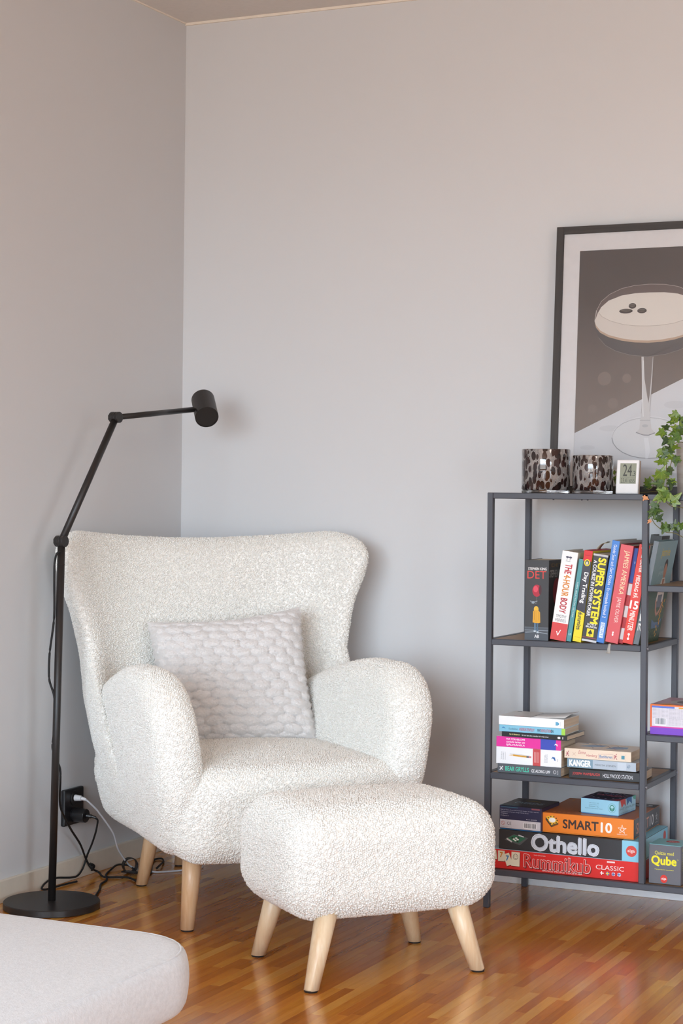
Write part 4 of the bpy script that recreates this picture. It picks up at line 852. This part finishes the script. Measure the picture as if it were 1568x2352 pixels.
A.poly([(.1176, .4754)]+G['liq'][1:]+[((2*.254-x), z) for x, z in reversed(G['liq'])]+[(2*.254-x, z) for x, z in G['line'][:]]+list(reversed(G['line'])), 'E2DAD1') if 0 else None
A.poly([(x, z) for x, z in mir(G['liq'])]+[(min(2*.254-x, ax1), z) for x, z in G['line']]+[(x, z) for x, z in reversed(G['line'])], 'E0D7CE')
A.poly([(.109, .4505), (.1176, .4754), (.1286, .4625), (.1525, .4504), (.1879, .4402), (.254, .4349), (.3201, .4402), (.3555, .4504), (.3794, .4625), (.3904, .4754), (.399, .4505), (.3828, .4283), (.3601, .4143), (.3247, .4043), (.2553, .3970), (.1833, .4043), (.1479, .4143), (.1252, .4263), (.113, .4404)], 'DAD0C7')
A.line(rt, .0011, 'B8ACA6'); A.line(mir(G['line']), .0012, 'B9ACA1'); A.line([(.109, .4505), (.113, .4800)], .0012, 'C8C0BA'); A.line(bw[2:], .0010, '8A8482')
for (a, b), rx, ry in (((.1926, .4753), .0180, .0062), ((.2097, .4884), .0100, .0074), ((.2355, .4751), .0125, .0068)):
    A.ell(a, b, rx, ry, '4A423F'); A.ell(a-.001, b+.0012, rx*.75, ry*.55, '6A605B'); A.line([(a-rx*.8, b), (a, b+.0008), (a+rx*.8, b)], .0009, '352E2C')
ft = [(min(x, ax1), z) for x, z in G['foot']]; A.poly(ft, 'D6D4D5'); A.line(ft+[ft[0]], .0012, 'B0AEB0'); A.line(ft[4:13], .0022, '9C9A9C')
A.line([(x, z+.003) for x, z in ft[12:22]], .0008, 'E4E2E4')
A.poly(G['stem'], 'CDC9C8'); A.poly(G['stemdark'], '837874'); A.line(G['stem'][:4], .0010, 'A8A2A0'); A.line(G['stem'][12:], .0010, 'A8A2A0'); A.line([(.2385, .1906), (.2658, .1904)], .0012, 'A2A0A2'); A.line([(.2288, .1592), (.2486, .1524), (.2624, .1518), (.2793, .1579)], .0022, '8E8C90'); A.line([(.243, .345), (.2435, .25), (.247, .20)], .0022, 'E4E2E2'); A.ell(.2525, .176, .008, .004, 'BAB8BA'); A.poly([(.250, .145), (.262, .145), (.268, .110), (.262, .092), (.256, .092), (.255, .115)], 'E0DEE0')
A.done()
def glass_mat(name='clear_glass', tint=(1, 1, 1)):
    m = bpy.data.materials.new(name); m.use_nodes = True; nt = m.node_tree; nt.nodes.clear()
    o = nt.nodes.new('ShaderNodeOutputMaterial'); t = nt.nodes.new('ShaderNodeBsdfTransparent'); t.inputs[0].default_value = tint+(1,)
    gl = nt.nodes.new('ShaderNodeBsdfGlossy'); gl.inputs['Roughness'].default_value = .03; fr = nt.nodes.new('ShaderNodeFresnel'); fr.inputs[0].default_value = 1.35
    mx = nt.nodes.new('ShaderNodeMixShader'); nt.links.new(fr.outputs[0], mx.inputs[0]); nt.links.new(t.outputs[0], mx.inputs[1]); nt.links.new(gl.outputs[0], mx.inputs[2]); nt.links.new(mx.outputs[0], o.inputs[0]); return m
bxo('glazing', (FW-.004, PW-FW+.004, .0040, .0050, FW-.004, PH-FW+.004), glass_mat('picture_glass', (.97, .97, .97)), pic)

# ---------------------------------------------------------------- speckled glass candle holders
def speckle_mat(scale, seed):
    m = bpy.data.materials.new('speckled_glass'); m.use_nodes = True; nt = m.node_tree; b = nt.nodes['Principled BSDF']
    tc = nt.nodes.new('ShaderNodeTexCoord'); mp = nt.nodes.new('ShaderNodeMapping'); mp.inputs['Scale'].default_value = (1, 1, .55); mp.inputs['Location'].default_value = (seed, 0, 0)
    nt.links.new(tc.outputs['Object'], mp.inputs[0])
    nz = nt.nodes.new('ShaderNodeTexNoise'); nz.inputs['Scale'].default_value = 60; nt.links.new(mp.outputs[0], nz.inputs['Vector'])
    ma = nt.nodes.new('ShaderNodeVectorMath'); ma.operation = 'MULTIPLY_ADD'; ma.inputs[1].default_value = (.006,)*3; nt.links.new(nz.outputs['Color'], ma.inputs[0]); nt.links.new(mp.outputs[0], ma.inputs[2])
    v = nt.nodes.new('ShaderNodeTexVoronoi'); v.inputs['Scale'].default_value = scale; nt.links.new(ma.outputs[0], v.inputs['Vector'])
    r = nt.nodes.new('ShaderNodeValToRGB'); r.color_ramp.elements[0].position = .53; r.color_ramp.elements[1].position = .57; r.color_ramp.elements[0].color = (1, 1, 1, 1); r.color_ramp.elements[1].color = (0, 0, 0, 1); nt.links.new(v.outputs['Distance'], r.inputs[0])
    v2 = nt.nodes.new('ShaderNodeTexVoronoi'); v2.inputs['Scale'].default_value = scale; nt.links.new(ma.outputs[0], v2.inputs['Vector'])
    cr_ = nt.nodes.new('ShaderNodeValToRGB'); cr_.color_ramp.elements[0].color = lin('1c1514'); cr_.color_ramp.elements[1].color = lin('3a2422'); nt.links.new(v2.outputs['Color'], cr_.inputs[0])
    mxc = nt.nodes.new('ShaderNodeMix'); mxc.data_type = 'RGBA'; mxc.inputs[6].default_value = lin('f0eae6'); nt.links.new(r.outputs[0], mxc.inputs[0]); nt.links.new(cr_.outputs[0], mxc.inputs[7])
    nt.links.new(mxc.outputs[2], b.inputs['Base Color'])
    sb = nt.nodes.new('ShaderNodeMath'); sb.operation = 'MULTIPLY_ADD'; sb.inputs[1].default_value = -.75; sb.inputs[2].default_value = .75; nt.links.new(r.outputs[0], sb.inputs[0]); nt.links.new(sb.outputs[0], b.inputs['Transmission Weight'])
    b.inputs['Roughness'].default_value = .03; b.inputs['IOR'].default_value = 1.48; b.inputs['Coat Weight'].default_value = .6; b.inputs['Coat Roughness'].default_value = .02
    return m
M_cg = bpy.data.materials.new('thick_clear_glass'); M_cg.use_nodes = True; b = M_cg.node_tree.nodes['Principled BSDF']; b.inputs['Transmission Weight'].default_value = 1; b.inputs['Roughness'].default_value = .02; b.inputs['IOR'].default_value = 1.48; b.inputs['Base Color'].default_value = lin('e8e6e6')
for nm, lab, x, y, r, h, sc_, sd in (('large', 'larger brown speckled glass candle holder on top of the unit, left', 1.2215, -.2920, .0605, .1095, 85, 0), ('small', 'smaller brown speckled glass candle holder on top of the unit, beside the larger', 1.3430, -.2900, .0500, .0945, 105, 3)):
    e = tag(empty('candle_holder', (x, y, TOP)), lab, 'candle holder', 'speckled glass candle holders')
    bm = bmesh.new(); lathe(bm, [(0, .0072), (r-.003, .0072), (r, .010), (r, h-.002), (r-.001, h), (r-.0035, h), (r-.0045, h-.002), (r-.0045, .013), (0, .013)], 64); obj('glass_body', bm, speckle_mat(sc_, sd), e, True)
    bm = bmesh.new(); lathe(bm, [(0, 0), (r-.002, 0), (r, .0015), (r, .0062), (r-.001, .007), (0, .007)], 64); obj('glass_foot', bm, M_cg, e, True)

# ---------------------------------------------------------------- thermometer
th_ = tag(empty('digital_thermometer', (1.4040, -.300, TOP+.0005), (math.radians(-9), 0, math.radians(2))), 'small white digital thermometer with grey display reading 24.3 leaning beside the ivy', 'thermometer')
bxo('case', (0, .0565, 0, .010, 0, .0850), mat('white_case', (232, 230, 230), .3), th_, bev=.003, seg=3)
bxo('back_panel', (.002, .0575, .0102, .014, .001, .0840), mat('brown_case', (164, 140, 124), .5), th_, bev=.001)
bxo('display', (.0095, .0500, -.0006, .0005, .0250, .0760), mat('lcd', (146, 150, 132), .25), th_)
P = Print(th_, (0, -.0006, 0), (1, 0, 0), (0, 0, 1), 'digits')
P.text('24', .0170, .0440, .0390, .0730, '3C3E38', 0, .01); P.text('.3', .0395, .0440, .0480, .0570, '3C3E38', 0, .01); P.line([(.011, .0405), (.0485, .0405)], .0006, '6a6c60'); P.text('23.4', .0125, .0270, .0270, .0385, '4C4E46'); P.text('655', .0340, .0275, .0475, .0370, '4C4E46'); P.line([(.0305, .027), (.0305, .040)], .0005, '6a6c60'); P.done()
bm = bmesh.new(); box(bm, .015, .045, .014, .030, .0, .0030); obj('stand', bm, mat('brown_case', (164, 140, 124), .5), th_)

# ---------------------------------------------------------------- ivy in a pot
pot = tag(empty('potted_ivy', (1.603, -.200, TOP)), 'trailing green ivy in a pale pot hanging over the right of the unit', 'plant')
PO = Vector((1.603, -.200, TOP))
bm = bmesh.new(); lathe(bm, [(0, 0), (.066, 0), (.068, .002), (.072, .122), (.072, .126), (.067, .126), (.066, .118), (0, .118)], 48)
obj('pot', bm, wood('whitewashed_pot', 'c4bab0', 'e2dad2', (6, 6, 60), .6), pot, True)
bm = bmesh.new(); lathe(bm, [(0, .112), (.066, .112), (.060, .120), (0, .122)], 24); obj('soil', bm, mat('soil', (50, 38, 28), .95, bump=(120, .8, .004)), pot, True)
M_vine = mat('vine_stem', (112, 104, 52), .6)
VN = [[(1.575,-.22,1.155),(1.558,-.25,1.186),(1.547,-.28,1.180),(1.539,-.302,1.157),(1.539,-.314,1.136),(1.54,-.328,1.11),(1.544,-.342,1.086),(1.549,-.354,1.064),(1.549,-.366,1.045),(1.549,-.368,1.024)],
[(1.575,-.24,1.165),(1.558,-.298,1.165),(1.548,-.302,1.157),(1.551,-.325,1.116),(1.546,-.336,1.096),(1.544,-.342,1.086)],
[(1.580,-.22,1.165),(1.563,-.286,1.186),(1.539,-.283,1.192),(1.527,-.282,1.195),(1.521,-.283,1.192)],
[(1.549,-.368,1.026),(1.537,-.368,1.019),(1.526,-.367,1.009),(1.517,-.365,0.993),(1.516,-.365,0.979),(1.525,-.365,0.965),(1.538,-.365,0.955),(1.552,-.365,0.947),(1.57,-.365,0.946),(1.587,-.365,0.939),(1.61,-.365,0.925),(1.64,-.365,.90)],
[(1.546,-.368,1.027),(1.555,-.367,1.016),(1.566,-.365,1.009),(1.584,-.365,1.008),(1.62,-.365,.998)],
[(1.538,-.365,0.956),(1.539,-.365,0.968),(1.535,-.365,0.978)],
[(1.536,-.30,1.10),(1.50,-.25,1.080),(1.486,-.22,1.074),(1.478,-.22,1.06),(1.468,-.22,1.05),(1.459,-.22,1.053)],
[(1.483,-.22,1.067),(1.475,-.22,1.072),(1.467,-.22,1.076)],
[(1.60,-.20,1.16),(1.575,-.26,1.215),(1.545,-.27,1.225)],
[(1.375,-.17,1.041),(1.372,-.16,1.062),(1.366,-.15,1.085),(1.356,-.15,1.095)], [(1.46,-.15,1.045),(1.42,-.165,1.0405),(1.39,-.17,1.0405),(1.375,-.17,1.041)],[(1.5,-.2,1.046),(1.48,-.18,1.044),(1.46,-.15,1.045)],[(1.368,-.155,1.078),(1.358,-.15,1.070)]]
for v in VN: cable('vine', [Vector(p)-PO for p in v], .0010, M_vine, pot, 5, 6)
def leafmesh():
    # five-lobed ivy leaf, base at origin, tip at +y, length 1
    o = [(0, .0), (.10, -.10), (.30, -.14), (.44, .02), (.34, .14), (.52, .28), (.50, .42), (.26, .42), (.20, .52), (.12, .80), (0, 1.0)]
    pts = o+[(-x, y) for x, y in reversed(o[1:-1])]
    bm = bmesh.new(); mid = [bm.verts.new((0, y, 0)) for y in (.12, .45, .75)]
    ring = [bm.verts.new((x, y, .16*abs(x)-.18*x*x-.10*y*y)) for x, y in pts]; n = len(ring)
    for m_, y in zip(mid, (.12, .45, .75)): m_.co.z = -.10*y*y-.02
    for i in range(n):
        a, b = ring[i], ring[(i+1) % n]; yy = (a.co.y+b.co.y)/2; c = mid[0] if yy < .33 else mid[1] if yy < .62 else mid[2]
        bm.faces.new((a, b, c))
    for i in range(n):
        pass
    # close seams between the fans
    def near(y, s): return min((v for v in ring if v.co.x*s > 0), key=lambda v: abs(v.co.y-y))
    bmesh.ops.holes_fill(bm, edges=bm.edges[:], sides=6)
    me = bpy.data.meshes.new('leaf'); bm.to_mesh(me); bm.free(); me.polygons.foreach_set('use_smooth', [True]*len(me.polygons)); return me
def leafmat(c1, c2):
    m = bpy.data.materials.new('ivy_leaf'); m.use_nodes = True; nt = m.node_tree; b = nt.nodes['Principled BSDF']
    tc = nt.nodes.new('ShaderNodeTexCoord'); sp = nt.nodes.new('ShaderNodeSeparateXYZ'); nt.links.new(tc.outputs['Object'], sp.inputs[0])
    at = nt.nodes.new('ShaderNodeMath'); at.operation = 'ARCTAN2'; nt.links.new(sp.outputs['X'], at.inputs[0])
    ad = nt.nodes.new('ShaderNodeMath'); ad.operation = 'ADD'; ad.inputs[1].default_value = .05; nt.links.new(sp.outputs['Y'], ad.inputs[0]); nt.links.new(ad.outputs[0], at.inputs[1])
    ml = nt.nodes.new('ShaderNodeMath'); ml.operation = 'MULTIPLY'; ml.inputs[1].default_value = 7.4; nt.links.new(at.outputs[0], ml.inputs[0])
    co = nt.nodes.new('ShaderNodeMath'); co.operation = 'COSINE'; nt.links.new(ml.outputs[0], co.inputs[0])
    r = nt.nodes.new('ShaderNodeValToRGB'); r.color_ramp.elements[0].position = .90; r.color_ramp.elements[1].position = 1; r.color_ramp.elements[0].color = lin(c1); r.color_ramp.elements[1].color = lin(c2)
    nt.links.new(co.outputs[0], r.inputs[0])
    nz = nt.nodes.new('ShaderNodeTexNoise'); nz.inputs['Scale'].default_value = 3; nt.links.new(tc.outputs['Object'], nz.inputs['Vector'])
    mx = nt.nodes.new('ShaderNodeMix'); mx.data_type = 'RGBA'; mx.blend_type = 'MULTIPLY'; mx.inputs[0].default_value = .5; nt.links.new(r.outputs[0], mx.inputs[6]); nt.links.new(nz.outputs['Color'], mx.inputs[7]); nt.links.new(mx.outputs[2], b.inputs['Base Color'])
    b.inputs['Roughness'].default_value = .4; b.inputs['Subsurface Weight'].default_value = 0; return m
LM = []
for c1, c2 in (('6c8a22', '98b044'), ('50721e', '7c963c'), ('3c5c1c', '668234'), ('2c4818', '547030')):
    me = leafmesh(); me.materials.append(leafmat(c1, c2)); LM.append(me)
med = leafmesh(); med.materials.append(mat('dry_leaf', (214, 150, 104), .7))
LV = [(1.539,-0.27,1.228,0.024,205),(1.541,-0.27,1.233,0.0169,150),(1.533,-0.275,1.215,0.0169,175),(1.561,-0.279,1.209,0.0155,250),(1.564,-0.284,1.199,0.0169,330),(1.522,-0.282,1.203,0.0169,200),(1.512,-0.291,1.187,0.0212,160),(1.523,-0.292,1.184,0.0127,110),(1.544,-0.282,1.202,0.0155,200),(1.544,-0.291,1.186,0.0212,165),(1.552,-0.298,1.174,0.024,150),(1.559,-0.291,1.186,0.0169,60),(1.528,-0.302,1.165,0.0212,135),(1.537,-0.298,1.174,0.0155,200),(1.546,-0.306,1.159,0.0169,90),(1.56,-0.31,1.151,0.0212,0),(1.537,-0.31,1.151,0.0155,215),(1.524,-0.313,1.146,0.0155,190),(1.52,-0.319,1.136,0.0184,130),(1.535,-0.321,1.132,0.0212,135),(1.549,-0.317,1.139,0.0155,90),(1.524,-0.323,1.127,0.0127,200),(1.545,-0.323,1.127,0.0127,120),(1.554,-0.326,1.123,0.0184,60),(1.565,-0.323,1.127,0.0155,330),(1.564,-0.331,1.115,0.0184,95),(1.571,-0.327,1.122,0.0127,20),(1.52,-0.329,1.117,0.0184,185),(1.531,-0.331,1.114,0.0155,160),(1.538,-0.33,1.116,0.0141,90),(1.533,-0.342,1.094,0.024,300),(1.52,-0.349,1.081,0.0184,200),(1.536,-0.353,1.074,0.0311,80),(1.525,-0.358,1.064,0.0226,185),(1.554,-0.339,1.1,0.0113,10),(1.555,-0.343,1.093,0.0155,70),(1.55,-0.346,1.086,0.0099,0),(1.545,-0.345,1.089,0.0127,200),(1.564,-0.354,1.073,0.0127,320),(1.568,-0.356,1.069,0.0127,10),(1.562,-0.361,1.06,0.0212,85),(1.454,-0.2,1.071,0.0155,250),(1.456,-0.2,1.06,0.0169,180),(1.463,-0.2,1.077,0.0113,280),(1.451,-0.2,1.053,0.0113,150),(1.539,-0.367,1.048,0.0212,190),(1.536,-0.37,1.033,0.0325,150),(1.554,-0.37,1.033,0.0212,70),(1.567,-0.37,1.028,0.0169,200),(1.577,-0.37,1.03,0.0282,315),(1.573,-0.37,1.014,0.0212,80),(1.534,-0.37,1.022,0.0113,120),(1.521,-0.37,1.007,0.0198,110),(1.533,-0.37,1.0,0.0212,10),(1.514,-0.37,0.989,0.0184,120),(1.524,-0.37,0.99,0.0212,85),(1.539,-0.37,0.985,0.0169,310),(1.529,-0.37,0.98,0.0155,180),(1.546,-0.37,0.965,0.0141,250),(1.546,-0.37,0.951,0.0169,110),(1.559,-0.37,0.962,0.0212,340),(1.562,-0.37,0.957,0.0127,100),(1.574,-0.37,0.968,0.0184,280),(1.574,-0.37,0.957,0.0169,150),(1.591,-0.37,0.966,0.0184,320),(1.58,-0.37,0.954,0.0127,60),(1.571,-0.291,1.186,0.0198,40),(1.565,-0.271,1.224,0.0169,300),
(1.366,-.152,1.088,.012,140),(1.353,-.152,1.093,.011,200),(1.359,-.152,1.072,.015,80),(1.364,-.152,1.078,.010,60)]
for k in range(26):
    a = random.uniform(-1, 1); LV.append((1.60+random.uniform(-.03, .07), -.22+random.uniform(-.07, .05), 1.185+random.uniform(-.005, .045), random.uniform(.018, .028), random.uniform(0, 360)))
vis = Vector((.42, -.90, .15)).normalized()
for i, (x, y, z, s, dgm) in enumerate(LV):
    a = math.radians(dgm); d = Vector((math.cos(a), random.uniform(-.35, .15), -math.sin(a))).normalized()
    nn = (vis+Vector((random.uniform(-.35, .35), 0, random.uniform(-.1, .6)))).normalized(); sx = d.cross(nn).normalized(); nn = sx.cross(d)
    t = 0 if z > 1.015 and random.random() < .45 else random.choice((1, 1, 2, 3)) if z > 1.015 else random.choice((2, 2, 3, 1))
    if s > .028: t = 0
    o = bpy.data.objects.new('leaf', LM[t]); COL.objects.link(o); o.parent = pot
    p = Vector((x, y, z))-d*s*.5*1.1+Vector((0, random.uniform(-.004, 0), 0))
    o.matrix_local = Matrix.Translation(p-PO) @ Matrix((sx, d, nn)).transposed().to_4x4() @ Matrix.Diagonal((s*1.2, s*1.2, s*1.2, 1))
for x, z, s, dgm in ((1.4965, 1.0270, .013, 120), (1.5040, 1.0270, .010, 20), (1.508, .9710, .010, 130), (1.513, .9735, .008, 20)):
    a = math.radians(dgm); d = Vector((math.cos(a), -.2, -math.sin(a))).normalized(); sx = d.cross(vis).normalized(); nn = sx.cross(d)
    o = bpy.data.objects.new('dry_leaf', med); COL.objects.link(o); o.parent = pot
    o.matrix_local = Matrix.Translation(Vector((x, -.366, z))-d*s*.5-PO) @ Matrix((sx, d, nn)).transposed().to_4x4() @ Matrix.Diagonal((s, s, s, 1))
    o['label'] = 'small dried orange ivy leaf'
